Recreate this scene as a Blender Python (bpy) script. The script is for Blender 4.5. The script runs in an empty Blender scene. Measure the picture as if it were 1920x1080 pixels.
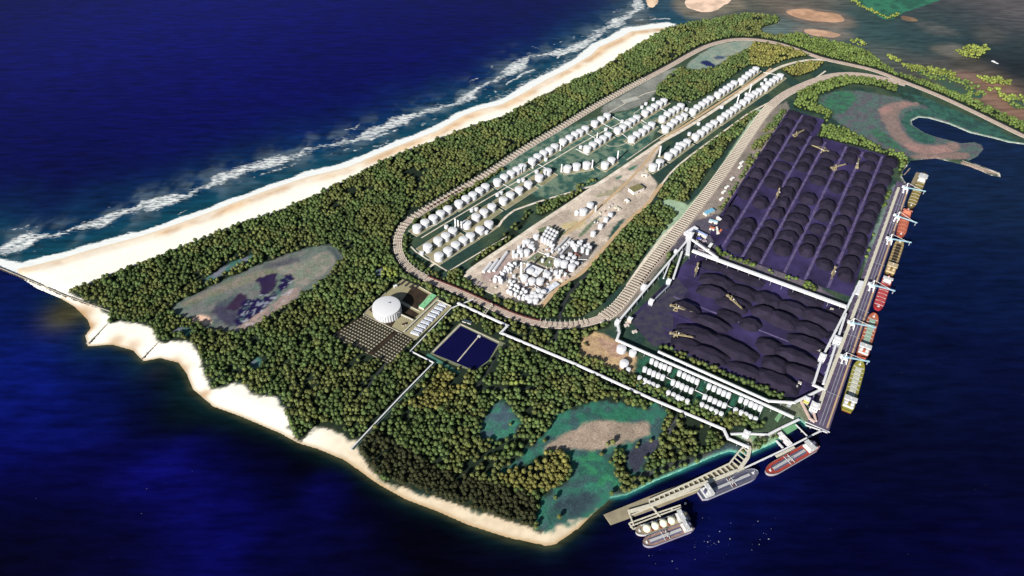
import bpy, math, random, numpy as np
from mathutils import Vector
random.seed(7); rng = np.random.default_rng(7)
C = bpy.context.scene.collection
sc = bpy.context.scene
R = math.radians
# ------------------------------------------------------------------ camera
HC, FP, PT = 1500.0, 1311.0, R(43.8)
cd = bpy.data.cameras.new('camera'); cam = bpy.data.objects.new('camera', cd); C.objects.link(cam)
cam.location = (0, 0, HC); cam.rotation_euler = (R(90) - PT, 0, 0)
cd.sensor_width = 36; cd.lens = 36 * FP / 1920; cd.clip_start = 5; cd.clip_end = 120000
sc.camera = cam
# ------------------------------------------------------------------ sky, sun, exposure
SUN_EL, SUN_AZ = 27.0, 35.0        # shadows fall SUN_AZ degrees right of straight ahead
w = bpy.data.worlds.new('World'); sc.world = w; w.use_nodes = True
nt = w.node_tree; sky = nt.nodes.new('ShaderNodeTexSky'); sky.sky_type = 'NISHITA'; sky.sun_disc = False
sky.sun_elevation = R(SUN_EL); sky.sun_rotation = R(180 + SUN_AZ)
bg = nt.nodes['Background']; nt.links.new(sky.outputs[0], bg.inputs[0]); bg.inputs[1].default_value = 0.05
sl = bpy.data.lights.new('sun', 'SUN'); sl.energy = 5.0; sl.angle = R(0.5); sl.color = (1, .965, .9)
so = bpy.data.objects.new('sun', sl); C.objects.link(so); so.rotation_euler = (R(90 - SUN_EL), 0, -R(SUN_AZ))
sc.view_settings.view_transform = 'Standard'; sc.view_settings.look = 'None'
sc.view_settings.exposure = 0.66; sc.view_settings.gamma = 1
# ------------------------------------------------------------------ surveying
def G(px, py, z=0.0):              # a survey point of the photograph -> where it stands on the plane at height z
    cx = (px - 960) / FP; cy = (540 - py) / FP
    t = (HC - z) / (math.sin(PT) - cy * math.cos(PT))
    return cx * t, (cy * math.sin(PT) + math.cos(PT)) * t
GL = 3.0
U = (.5226, .8526); V = (.8526, -.5226)
YAW = math.atan2(U[1], U[0])       # heading of the quay
def W(u, v): return u * U[0] + v * V[0], u * U[1] + v * V[1]
def gp(pts, z=GL): return [G(a, b, z) for a, b in pts]
def zm(ox, oy, s, pts): return [(ox + a * s, oy + b * s) for a, b in pts]
Z3 = (620, 480, .2408); Z4 = (740, 380, .2408); Z5 = (740, 240, .2408); Z6 = (1000, 150, .1852); Z7 = (1200, 60, .1944); Z8 = (860, 400, .1852)
Y1 = (1080, 580, .2408); Y2 = (1150, 430, .1852); Y3 = (1330, 180, .2407); Y4 = (1340, 400, .2408); Y5 = (1540, 300, .2407); Y6 = (1450, 540, .2594)
Y7 = (1100, 780, .2593); Y8 = (1160, 920, .1111); X1 = (1440, 0, .3148); X2 = (900, 0, .3021); X3 = (560, 640, .3704); X4 = (840, 700, .3148)
X7 = (1000, 300, .1852); X8 = (1240, 360, .1296); Z1 = (0, 380, .2963); Z2 = (300, 380, .2963)
def q(Z, *pts): return zm(*Z, pts)
def chaikin(p, n=2, closed=True):
    p = [tuple(a) for a in p]
    for _ in range(n):
        o = []
        N = len(p)
        for i in range(N if closed else N - 1):
            a, b = p[i], p[(i + 1) % N]
            o += [(a[0]*.75+b[0]*.25, a[1]*.75+b[1]*.25), (a[0]*.25+b[0]*.75, a[1]*.25+b[1]*.75)]
        if not closed: o = [p[0]] + o + [p[-1]]
        p = o
    return p
# ------------------------------------------------------------------ numeric helpers
def s2l(c):
    return tuple((x/255/12.92) if x/255 <= .04045 else ((x/255+.055)/1.055)**2.4 for x in c)
_T = rng.random((8, 256, 256))
def vn(x, y, s, k=0):
    x = x / s; y = y / s
    xi = np.floor(x).astype(int); yi = np.floor(y).astype(int); fx = x - xi; fy = y - yi
    fx = fx*fx*(3-2*fx); fy = fy*fy*(3-2*fy); T = _T[k % 8]
    a = T[xi & 255, yi & 255]; b = T[(xi+1) & 255, yi & 255]; c = T[xi & 255, (yi+1) & 255]; d = T[(xi+1) & 255, (yi+1) & 255]
    return (a*(1-fx)+b*fx)*(1-fy) + (c*(1-fx)+d*fx)*fy
def fbm(x, y, s, k=0, o=4):
    r = 0; a = .5; t = 0
    for i in range(o):
        r = r + a*vn(x + 31*i, y - 17*i, s/2**i, k+i); t += a; a *= .5
    return r / t
def dseg(x, y, poly, closed):
    d = np.full(x.shape, 1e12); n = len(poly)
    for i in range(n if closed else n-1):
        ax, ay = poly[i]; bx, by = poly[(i+1) % n]; vx, vy = bx-ax, by-ay; L = vx*vx+vy*vy + 1e-9
        t = np.clip(((x-ax)*vx+(y-ay)*vy)/L, 0, 1)
        d = np.minimum(d, (x-ax-t*vx)**2 + (y-ay-t*vy)**2)
    return np.sqrt(d)
def inside(x, y, poly):
    c = np.zeros(x.shape, bool); n = len(poly)
    for i in range(n):
        ax, ay = poly[i]; bx, by = poly[(i+1) % n]
        if ay == by: continue
        m = ((ay > y) != (by > y)) & (x < (bx-ax)*(y-ay)/(by-ay)+ax); c ^= m
    return c
def sdf(x, y, poly, far=120.0):    # negative inside; clamped beyond `far`
    xs = [p[0] for p in poly]; ys = [p[1] for p in poly]
    m = (x > min(xs)-far) & (x < max(xs)+far) & (y > min(ys)-far) & (y < max(ys)+far)
    r = np.full(x.shape, far); xx, yy = x[m], y[m]
    if xx.size:
        d = dseg(xx, yy, poly, True); d[inside(xx, yy, poly)] *= -1; r[m] = np.minimum(d, far)
    return r
def sstep(a, b, x):
    t = np.clip((x-a)/(b-a), 0, 1); return t*t*(3-2*t)
# ------------------------------------------------------------------ materials
def new_mat(name):
    m = bpy.data.materials.new(name); m.use_nodes = True
    n = m.node_tree; b = n.nodes['Principled BSDF']; return m, n, b
def setspec(b, v): b.inputs['Specular IOR Level'].default_value = v
def M(name, col, rough=.75, var=.12, scale=.15, spec=.25, bump=0.0, col2=None, metal=0):
    m, n, b = new_mat(name); L = n.links.new
    g = n.nodes.new('ShaderNodeNewGeometry'); t = n.nodes.new('ShaderNodeTexNoise')
    t.inputs['Scale'].default_value = scale; t.inputs['Detail'].default_value = 5; L(g.outputs['Position'], t.inputs['Vector'])
    r = n.nodes.new('ShaderNodeMapRange'); r.inputs[1].default_value = .3; r.inputs[2].default_value = .7; L(t.outputs[0], r.inputs[0])
    mx = n.nodes.new('ShaderNodeMix'); mx.data_type = 'RGBA'; L(r.outputs[0], mx.inputs[0])
    c = s2l(col); c2 = s2l(col2) if col2 else tuple(x*(1-2*var) for x in c)
    mx.inputs[6].default_value = (*c, 1); mx.inputs[7].default_value = (*c2, 1); L(mx.outputs[2], b.inputs['Base Color'])
    b.inputs['Roughness'].default_value = rough; setspec(b, spec); b.inputs['Metallic'].default_value = metal
    if bump:
        bp = n.nodes.new('ShaderNodeBump'); bp.inputs['Strength'].default_value = bump; bp.inputs['Distance'].default_value = 1
        L(t.outputs[0], bp.inputs['Height']); L(bp.outputs[0], b.inputs['Normal'])
    return m
white = M('white_paint', (214, 214, 216), .5, .06, .3, .3)
shell_w = M('tank_shell_paint', (198, 199, 204), .55, .08, .4, .3)
roof_w = M('tank_roof_paint', (212, 212, 214), .5, .05, .5, .3)
cream = M('cream_steel', (204, 198, 180), .6, .12, .2)
steel = M('galvanised_steel', (150, 155, 165), .5, .15, .3)
dsteel = M('dark_steel', (62, 58, 60), .6, .2, .4)
beige = M('machine_beige', (158, 146, 114), .6, .15, .3)
concrete = M('concrete', (190, 182, 165), .85, .14, .06, .15, .1)
gravelm = M('ballast', (204, 190, 176), .95, .16, .12, .1, .3, (172, 156, 144))
padm = M('pad_concrete', (156, 146, 116), .9, .14, .03, .1, 0, (116, 116, 90))
brownpad = M('brown_pad', (62, 50, 40), .9, .15, .05, .1, 0, (42, 36, 30))
roadm = M('pale_road', (224, 214, 200), .9, .1, .05, .1, 0, (182, 168, 150))
orangeroad = M('laterite_road', (190, 158, 122), .9, .1, .05, .1, 0, (170, 150, 120))
darkroad = M('asphalt_track', (52, 56, 58), .9, .1, .1, .1)
railm = M('rail_steel', (118, 92, 80), .8, .15, .3, .1)
rust = M('rust_red', (135, 72, 58), .8, .15, .3, .1)
coalm = M('coal', (46, 41, 57), .95, .2, .03, .05, .6, (33, 30, 41))
coalfloor = M('coal_dust_ground', (66, 57, 100), .95, .2, .012, .05, .2, (36, 32, 50))
berm = M('rail_berm', (104, 94, 128), .9, .2, .1, .1, 0, (70, 60, 92))
quaym = M('quay_deck', (96, 86, 106), .9, .2, .04, .1, 0, (76, 66, 88))
poolm = M('pond_water', (14, 12, 58), .25, .1, .02, .2)
hullred = M('hull_red', (150, 48, 42), .6, .15, .3)
# ground with a colour sheet of its own land cover + fine grain
def attr_ground(name, grain=.25, rough=.95, gscale=.25):
    m, n, b = new_mat(name); L = n.links.new
    a = n.nodes.new('ShaderNodeAttribute'); a.attribute_name = 'cover'
    g = n.nodes.new('ShaderNodeNewGeometry'); t = n.nodes.new('ShaderNodeTexNoise'); t.inputs['Scale'].default_value = gscale; t.inputs['Detail'].default_value = 6
    L(g.outputs['Position'], t.inputs['Vector'])
    r = n.nodes.new('ShaderNodeMapRange'); r.inputs[1].default_value = .3; r.inputs[2].default_value = .7
    r.inputs[3].default_value = 1-grain; r.inputs[4].default_value = 1+grain*.8; L(t.outputs[0], r.inputs[0])
    v = n.nodes.new('ShaderNodeVectorMath'); v.operation = 'SCALE'; L(a.outputs['Color'], v.inputs[0]); L(r.outputs[0], v.inputs['Scale'])
    L(v.outputs[0], b.inputs['Base Color']); b.inputs['Roughness'].default_value = rough; setspec(b, .1)
    return m
groundm = attr_ground('land_cover', .35); sandm = attr_ground('beach_sand', .05, .95, .06)
def foliage(name, attr):
    m, n, b = new_mat(name); L = n.links.new
    if attr: a = n.nodes.new('ShaderNodeAttribute'); a.attribute_name = 'tone'; src = a.outputs['Color']
    else:
        a = n.nodes.new('ShaderNodeRGB'); a.outputs[0].default_value = (*s2l(name_tone[name]), 1); src = a.outputs[0]
    g = n.nodes.new('ShaderNodeNewGeometry'); t = n.nodes.new('ShaderNodeTexNoise'); t.inputs['Scale'].default_value = .45; t.inputs['Detail'].default_value = 4
    L(g.outputs['Position'], t.inputs['Vector'])
    r = n.nodes.new('ShaderNodeMapRange'); r.inputs[1].default_value = .3; r.inputs[2].default_value = .7; r.inputs[3].default_value = .55; r.inputs[4].default_value = 1.4; L(t.outputs[0], r.inputs[0])
    v = n.nodes.new('ShaderNodeVectorMath'); v.operation = 'SCALE'; L(src, v.inputs[0]); L(r.outputs[0], v.inputs['Scale'])
    L(v.outputs[0], b.inputs['Base Color']); b.inputs['Roughness'].default_value = .85; setspec(b, .15); return m
TONE = {'olive': (99, 106, 61), 'green': (86, 102, 59), 'dark': (60, 62, 40), 'bright': (94, 110, 58), 'lime': (120, 130, 64), 'gold': (118, 116, 64), 'marsh': (54, 80, 58)}
name_tone = {'leaves_'+k: v for k, v in TONE.items()}
leafm = {k: foliage('leaves_'+k, False) for k in TONE}; woodm = foliage('wood_foliage', True)
bark = M('bark', (80, 62, 45), .9, .2, 1)
# ------------------------------------------------------------------ mesh builder
class MB:
    def __init__(s): s.v = []; s.f = []; s.mi = []
    def add(s, vs, fs, mi=0):
        o = len(s.v); s.v += [tuple(a) for a in vs]; s.f += [tuple(i+o for i in f) for f in fs]; s.mi += [mi]*len(fs); return s
    def box(s, cx, cy, z0, sx, sy, sz, rz=0, mi=0, taper=1):
        c, n = math.cos(rz), math.sin(rz); vs = []
        for z, k in ((z0, 1), (z0+sz, taper)):
            for a, b in ((-1, -1), (1, -1), (1, 1), (-1, 1)):
                x, y = a*sx/2*k, b*sy/2*k; vs.append((cx+x*c-y*n, cy+x*n+y*c, z))
        return s.add(vs, [(0, 3, 2, 1), (4, 5, 6, 7), (0, 1, 5, 4), (1, 2, 6, 5), (2, 3, 7, 6), (3, 0, 4, 7)], mi)
    def cyl(s, cx, cy, z0, r, h, n=16, r2=None, mi=0):
        r2 = r if r2 is None else r2; vs = []
        for z, rr in ((z0, r), (z0+h, r2)):
            vs += [(cx+rr*math.cos(6.28318*i/n), cy+rr*math.sin(6.28318*i/n), z) for i in range(n)]
        return s.add(vs, [(i, (i+1) % n, n+(i+1) % n, n+i) for i in range(n)] + [tuple(range(n, 2*n)), tuple(range(n-1, -1, -1))], mi)
    def lathe(s, prof, n=20, cx=0, cy=0, mi=0):
        vs = []; m = len(prof)
        for r, z in prof: vs += [(cx+r*math.cos(6.28318*i/n), cy+r*math.sin(6.28318*i/n), z) for i in range(n)]
        fs = [(k*n+i, k*n+(i+1) % n, (k+1)*n+(i+1) % n, (k+1)*n+i) for k in range(m-1) for i in range(n)]
        fs.append(tuple((m-1)*n+i for i in range(n))); return s.add(vs, fs, mi)
    def bar(s, a, b, w_, h_=None, mi=0):
        a = Vector(a); b = Vector(b); h_ = h_ or w_; d = (b-a).normalized()
        up = Vector((0, 0, 1)) if abs(d.z) < .95 else Vector((1, 0, 0)); x = d.cross(up).normalized(); y = x.cross(d)
        vs = [p + x*sx*w_/2 + y*sy*h_/2 for p in (a, b) for sx, sy in ((-1, -1), (1, -1), (1, 1), (-1, 1))]
        return s.add(vs, [(0, 3, 2, 1), (4, 5, 6, 7), (0, 1, 5, 4), (1, 2, 6, 5), (2, 3, 7, 6), (3, 0, 4, 7)], mi)
    def tube(s, a, b, r, n=10, mi=0, cap=True):
        a = Vector(a); b = Vector(b); d = (b-a).normalized(); up = Vector((0, 0, 1)) if abs(d.z) < .95 else Vector((1, 0, 0))
        x = d.cross(up).normalized(); y = x.cross(d)
        vs = [p + x*r*math.cos(6.28318*i/n) + y*r*math.sin(6.28318*i/n) for p in (a, b) for i in range(n)]
        fs = [(i, (i+1) % n, n+(i+1) % n, n+i) for i in range(n)]
        if cap: fs += [tuple(range(n, 2*n)), tuple(range(n-1, -1, -1))]
        return s.add(vs, fs, mi)
    def poly(s, pts, z0, z1, mi=0):
        n = len(pts)
        A = sum(pts[i][0]*pts[(i+1) % n][1]-pts[(i+1) % n][0]*pts[i][1] for i in range(n))
        if A < 0: pts = pts[::-1]
        return s.add([(x, y, z0) for x, y in pts]+[(x, y, z1) for x, y in pts], [(i, (i+1) % n, n+(i+1) % n, n+i) for i in range(n)]+[tuple(range(n, 2*n))], mi)
    def mesh(s, name, mats, smooth=False):
        me = bpy.data.meshes.new(name); me.from_pydata(s.v, [], s.f)
        for m in (mats if isinstance(mats, (list, tuple)) else [mats]): me.materials.append(m)
        if any(s.mi): me.polygons.foreach_set('material_index', s.mi)
        if smooth: me.polygons.foreach_set('use_smooth', [True]*len(me.polygons))
        me.update(); return me
    def build(s, name, mats, parent=None, smooth=False): return obj(name, s.mesh(name, mats, smooth), parent)
def obj(name, me, parent=None, loc=None, rz=0):
    o = bpy.data.objects.new(name, me); C.objects.link(o)
    if parent: o.parent = parent
    if loc: o.location = loc
    if rz: o.rotation_euler = (0, 0, rz)
    return o
def tag(o, label, cat, group=None):
    o['label'] = label; o['category'] = cat
    if group: o['group'] = group
    return o
def words(n):
    return ORD[n-1] if n <= 39 else ('fortieth fiftieth sixtieth seventieth eightieth ninetieth'.split()[n//10-4] if n % 10 == 0 and n < 100 else (('forty fifty sixty seventy eighty ninety'.split()[n//10-4]+'-'+ORD[n % 10-1]) if n < 100 else ('hundredth' if n == 100 else 'hundred-and-'+words(n-100))))
def thing(name, label, cat, loc, rz=0, group=None):
    return tag(obj(name, None, None, loc, rz), label, cat, group)
def struct(o, label=None):
    o['kind'] = 'structure'
    if label: o['label'] = label
    return o
def dup(root, loc, rz, label, group=None, scale=None):
    r = root.copy(); C.objects.link(r); r.location = loc; r.rotation_euler = (0, 0, rz); r['label'] = label
    if group: r['group'] = group
    if scale: r.scale = scale
    for ch in list(root.children):
        c = ch.copy(); C.objects.link(c); c.parent = r
        for g in list(ch.children):
            d = g.copy(); C.objects.link(d); d.parent = c
    return r
ORD = 'first second third fourth fifth sixth seventh eighth ninth tenth eleventh twelfth thirteenth fourteenth fifteenth sixteenth seventeenth eighteenth nineteenth twentieth'.split()
ORD += ['twenty-'+k for k in ORD[:9]] + ['thirtieth'] + ['thirty-'+k for k in ORD[:9]]
EXC = []; EXL = []                  # where no tree stands: areas, and lines with a half width
def exc(poly, far=4): EXC.append((poly, far))
# ------------------------------------------------------------------ coastline (survey of the photograph)
OW = [(33, 504), (62, 498), (118, 484), (166, 469), (207, 458), (267, 442), (320, 424), (385, 401), (438, 380), (500, 357), (575, 332), (650, 314), (715, 286), (770, 264), (820, 245), (870, 216), (900, 205), (939, 196), (975, 178), (1021, 151), (1063, 130), (1108, 103), (1123, 88), (1166, 69), (1182, 59), (1220, 54), (1252, 51)]
NE = [(1278, 47), (1353, 33), (1398, 27), (1444, 29), (1462, 35), (1459, 44), (1429, 51), (1425, 60), (1445, 66), (1470, 66), (1493, 63), (1534, 72), (1591, 85), (1626, 98), (1645, 113), (1685, 138), (1739, 154), (1802, 179), (1865, 205), (1920, 232), (1990, 262), (1990, 300),
      (1920, 271), (1890, 267), (1865, 260), (1818, 249), (1780, 233), (1742, 222), (1723, 220), (1709, 227), (1711, 235), (1733, 249), (1755, 257), (1780, 263), (1802, 269), (1827, 267), (1840, 271), (1844, 279), (1833, 293), (1815, 302), (1874, 324), (1876, 332), (1859, 329), (1818, 312), (1786, 304), (1755, 297), (1708, 301), (1692, 322), (1690, 330), (1700, 346)]
SE = [(1552, 811), (1538, 805), (1510, 797), (1497, 785), (1480, 806), (1455, 829), (1409, 850), (1388, 851), (1368, 846), (1333, 858), (1292, 876), (1256, 891), (1224, 904), (1199, 917), (1173, 929), (1147, 933)]
SW = [(1147, 933), (1115, 961), (1085, 990), (1041, 1021), (1023, 1023), (949, 1007), (875, 983), (819, 958), (760, 936), (708, 907), (682, 888), (645, 862), (597, 842), (560, 831), (525, 812), (450, 780), (400, 762), (380, 745), (362, 730), (350, 700), (335, 680), (300, 671), (270, 677), (262, 670), (250, 657), (210, 646), (165, 649), (160, 630), (170, 615), (165, 600), (140, 575), (115, 560)]
LANDPX = OW + NE + SE + SW[1:] + [(68, 540), (33, 516)]
LAND = gp(LANDPX, 0)
VEGN = [(190, 522), (290, 484), (356, 457), (474, 410), (500, 405), (595, 365), (645, 340), (720, 300), (800, 270), (875, 240), (900, 233), (960, 211), (1000, 187), (1063, 157), (1127, 130), (1160, 106), (1202, 82), (1226, 66), (1250, 53)]
VEGS = [(1142, 917), (1123, 922), (1078, 955), (1041, 977), (1015, 1001), (997, 990), (949, 977), (893, 958), (838, 940), (782, 921), (719, 903), (690, 877), (675, 847), (668, 832), (678, 821), (655, 828), (649, 818), (640, 812), (590, 800), (565, 829), (550, 820), (525, 745), (475, 742), (450, 715), (395, 732), (382, 700), (373, 664), (355, 641), (326, 638), (305, 644), (296, 635), (281, 611), (225, 602), (204, 608), (207, 587), (124, 547)]
VEG = gp(VEGN + [(a+8, b-5) for a, b in NE[:-1]][:0] + NE + SE + VEGS)
# railway centre lines
R1P = [(1990, 285), (1920, 256), (1881, 237), (1818, 206), (1755, 177), (1698, 155), (1641, 132), (1597, 122), (1544, 111), (1516, 101), (1478, 87), (1440, 77), (1400, 73), (1365, 75), (1325, 86), (1290, 104), (1262, 121), (1205, 151), (1115, 200), (1055, 238), (985, 278), (908, 331), (836, 371), (790, 398), (762, 417), (749, 436), (745, 455), (747, 474), (756, 492), (773, 508), (795, 520), (818, 530), (860, 546), (912, 570), (957, 591), (1005, 606), (1045, 611), (1090, 608), (1130, 597), (1158, 577), (1182, 545), (1216, 500), (1256, 450), (1300, 396), (1348, 334), (1395, 267), (1438, 204), (1465, 181), (1490, 167), (1530, 150), (1566, 140), (1610, 139), (1650, 146), (1698, 158)]
R1 = chaikin(gp(R1P[:42]), 3, False); R2 = chaikin(gp(R1P[38:]), 3, False)
SPUR = chaikin(gp([(1556, 113), (1519, 111), (1472, 121), (1443, 135), (1394, 169), (1355, 196), (1317, 221), (1278, 245), (1239, 266), (1222, 278), (1185, 303), (1148, 328), (1111, 352), (1074, 378), (1037, 402), (1000, 426), (990, 433), (953, 459), (916, 483), (888, 502), (877, 511), (873, 522)]), 2, False)
# ------------------------------------------------------------------ forest and clearing outlines
INDUS = gp(R1P[:38] + [(1095, 618), (1088, 650), (1084, 672), (1130, 692), (1175, 712), (1300, 768), (1360, 800), (1420, 812), (1560, 830), (1730, 348), (1990, 320)])
INF = [ # woods and hedges inside the loop
 q(Z7, (150, 540), (330, 370), (400, 350), (490, 385), (720, 350), (850, 255), (1040, 170), (1110, 100), (1200, 90), (1500, 160), (1640, 230), (1400, 275), (1230, 345), (1050, 325), (1000, 350), (700, 570), (560, 650), (420, 690), (150, 620)),
 q(Z7, (1350, 360), (1640, 290), (1790, 300), (1640, 400), (1480, 440)),
 [(1412, 206), (1418, 215), (1378, 262), (1330, 318), (1290, 376), (1278, 381), (1233, 374), (1231, 361), (1278, 304), (1300, 288), (1330, 268), (1371, 235)],
 [(1228, 376), (1259, 393), (1268, 402), (1252, 425), (1211, 475), (1160, 541), (1119, 578), (1091, 596), (1045, 602), (1060, 560), (1091, 520), (1104, 500), (1130, 467), (1157, 435), (1185, 406), (1213, 385)],
 [(868, 520), (877, 522), (897, 541), (934, 560), (990, 574), (1014, 574), (1045, 540), (1080, 520), (1088, 524), (1060, 560), (1050, 598), (1008, 599), (934, 577), (888, 556), (850, 541), (838, 520), (845, 505), (868, 508)],
 [(754, 443), (771, 445), (764, 474), (780, 490), (817, 515), (840, 520), (855, 530), (850, 540), (800, 519), (770, 503), (757, 485), (752, 462)],
 [(884, 491), (900, 478), (961, 426), (974, 438), (897, 496), (885, 505)],
 [(1007, 384), (1040, 368), (1120, 336), (1120, 344), (1060, 382), (1017, 406), (1005, 402)],
 [(772, 420), (860, 364), (945, 312), (948, 318), (862, 372), (776, 428)],
 [(962, 424), (975, 415), (985, 400), (995, 400), (985, 420), (970, 432)],
 [(1086, 668), (1130, 680), (1180, 703), (1230, 722), (1440, 790), (1425, 806), (1350, 797), (1080, 681)],
 [(1092, 622), (1125, 600), (1140, 600), (1150, 605), (1140, 615), (1112, 622), (1095, 655), (1088, 645)],
 [(1463, 210), (1476, 206), (1440, 262), (1415, 300), (1370, 378), (1352, 400), (1344, 395), (1376, 350), (1392, 318), (1410, 275), (1440, 235)],
 [(1250, 470), (1262, 480), (1268, 520), (1260, 535), (1250, 520)],
 q(X1, (170, 550), (320, 455), (480, 445), (640, 455), (770, 500), (760, 555), (640, 515), (500, 500), (400, 535), (300, 565), (290, 625), (350, 660), (380, 680), (340, 745), (480, 775), (560, 825), (640, 870), (800, 920), (838, 970), (800, 1020), (790, 1075), (765, 960), (600, 890), (480, 860), (300, 820), (300, 760), (345, 690), (150, 640)),
 [(1372, 440), (1345, 415), (1352, 404), (1375, 425)],
 q(Y4, (0, 270), (60, 290), (200, 360), (330, 400), (310, 440), (120, 370), (0, 330)),
 q(Y4, (390, 450), (440, 440), (480, 480), (370, 460)), q(Y4, (540, 500), (660, 500), (670, 540), (560, 530)), q(Y4, (680, 550), (720, 540), (810, 590), (800, 620), (700, 590)),
 q(Y5, (520, 255), (555, 250), (530, 310), (490, 380), (470, 370), (500, 310)), q(Y5, (370, 590), (415, 590), (400, 640), (370, 640)), q(Y5, (335, 705), (385, 710), (360, 775), (325, 760)), q(Y5, (260, 890), (300, 900), (290, 940), (265, 945)),
]
INF = [gp(p) for p in INF]
INF.append([W(1333, -330), W(1353, -335), W(1353, 25), W(1333, 20)])
CLEAR = [ # open wetland, water and sand inside the woods
 q(Z2, (1060, 262), (1120, 290), (1165, 350), (1120, 400), (1050, 490), (900, 590), (740, 690), (600, 790), (460, 838), (300, 800), (130, 715), (40, 700), (100, 640), (300, 540), (500, 450), (650, 380), (850, 310)),
 q(X4, (650, 240), (850, 180), (960, 160), (1050, 190), (1180, 230), (1220, 170), (1310, 220), (1270, 290), (1280, 390), (1170, 560), (1120, 620), (1060, 560), (1050, 450), (980, 470), (960, 560), (1040, 680), (1000, 740), (880, 830), (700, 900), (560, 960), (520, 890), (560, 720), (740, 640), (720, 480), (600, 450), (350, 600), (200, 610), (320, 590), (500, 440), (600, 330)),
 q(X4, (300, 145), (400, 230), (430, 310), (400, 380), (340, 400), (200, 400), (180, 350), (230, 240)),
 q(X4, (1330, 245), (1380, 260), (1350, 310), (1340, 350), (1310, 380), (1300, 340), (1325, 300)),
 q(X4, (1660, 420), (1780, 440), (1700, 470), (1600, 500), (1400, 550), (1200, 600), (1100, 690), (960, 740), (1100, 650), (1150, 590), (1400, 520), (1600, 455)),
 q(Z1, (1080, 820), (1130, 780), (1225, 810), (1180, 850)), q(Z2, (560, 1040), (590, 980), (640, 975), (640, 1030), (600, 1060)),
 q(Z3, (350, 100), (420, 90), (400, 160), (340, 150)),
 q(Z2, (330, 440), (520, 350), (600, 330), (580, 370), (420, 440), (300, 520), (260, 510)),
]
CLEAR = [gp(p) for p in CLEAR]
# ------------------------------------------------------------------ land: one sheet per cover, colours from what grows or lies there
def grid(x0, x1, y0, y1, st):
    xs = np.arange(x0, x1, st); ys = np.arange(y0, y1, st); X, Y = np.meshgrid(xs, ys); return xs, ys, X.ravel(), Y.ravel()
def grid_mesh(name, X, Y, Z, nx, keep, mats, attrs):
    ny = len(X)//nx; idx = np.arange(nx*ny).reshape(ny, nx)
    a = idx[:-1, :-1].ravel(); F = np.stack([a, a+1, a+1+nx, a+nx], 1)
    F = F[keep[F].any(1)] if keep.shape[0] == nx*ny else F[keep]
    used = np.unique(F); mp = np.full(nx*ny, -1); mp[used] = np.arange(len(used)); F = mp[F]
    me = bpy.data.meshes.new(name); me.vertices.add(len(used)); me.vertices.foreach_set('co', np.stack([X[used], Y[used], Z[used]], 1).astype('f').ravel())
    me.loops.add(F.size); me.loops.foreach_set('vertex_index', F.ravel().astype('i'))
    me.polygons.add(len(F)); me.polygons.foreach_set('loop_start', (np.arange(len(F))*4).astype('i')); me.polygons.foreach_set('loop_total', np.full(len(F), 4, 'i'))
    for k, arr in attrs.items():
        if arr.ndim == 2:
            at = me.attributes.new(k, 'FLOAT_COLOR', 'POINT'); at.data.foreach_set('color', np.concatenate([arr[used], np.ones((len(used), 1))], 1).astype('f').ravel())
        else:
            at = me.attributes.new(k, 'FLOAT', 'POINT'); at.data.foreach_set('value', arr[used].astype('f'))
    me.materials.append(mats); me.update(calc_edges=True); me.polygons.foreach_set('use_smooth', [True]*len(me.polygons)); return me
ST = 5.0
xs, ys, X, Y = grid(-1750, 3100, 640, 4150, ST); nx = len(xs)
D = sdf(X, Y, LAND, 150)
near = D < 20
Xn, Yn, Dn = X[near], Y[near], D[near]
N1 = fbm(Xn, Yn, 60, 0); N2 = fbm(Xn, Yn, 18, 2); N3 = fbm(Xn, Yn, 160, 4); N4 = fbm(Xn, Yn, 11, 6, 2)
col = np.tile(np.array(s2l((244, 238, 224))), (len(Xn), 1)) * (0.93+.12*N1[:, None])
def lay(c, wgt, c2=None, nn=None):
    global col
    cc = np.array(s2l(c))[None, :]
    if c2 is not None:
        nn = N1 if nn is None else nn; t = sstep(.35, .65, nn)[:, None]; cc = cc*(1-t) + np.array(s2l(c2))[None, :]*t
    col = col*(1-wgt[:, None]) + cc*wgt[:, None]
def region(poly, c, c2=None, soft=6, rag=14, nn=None, amt=1.0, smooth=2):
    p = chaikin(poly, smooth) if smooth else poly
    d = sdf(Xn, Yn, p, 90) + (N2-.5)*2.2*rag + (N4-.5)*1.2*rag
    lay(c, (1-sstep(-soft, soft, d))*amt, c2, nn)
dow = dseg(Xn, Yn, gp(OW, 0), False); dsw = dseg(Xn, Yn, gp(SW, 0), False)
lay((196, 160, 122), np.exp(-((dow-24)/(13+26*N3))**2)*(.35+.6*sstep(.35, .6, N3)), (222, 190, 152))
lay((212, 192, 165), np.exp(-(dow/14)**2)*.8)
_sx = G(520, 812, 0)[0]; lay((212, 194, 164), sstep(_sx, _sx+260, Xn)*(dsw < 90)*.85, (200, 180, 150), N2)
lay((165, 130, 80), np.exp(-(dsw/7)**2)*.7)
for p, r_, a in (((150, 590), 45, .9), ((168, 612), 22, .9), ((218, 640), 26, .7), ((250, 648), 25, .6), ((330, 676), 22, .5), ((345, 690), 22, .6), ((385, 738), 16, .8)):
    gx, gy = G(*p); lay((178, 138, 92), np.exp(-(((Xn-gx)**2+(Yn-gy)**2)/r_**2))*a)
region(VEG, (40, 62, 56), (60, 76, 58), 5, 9, N1, 1, 1)
fl = np.zeros(len(Xn), bool)
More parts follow.
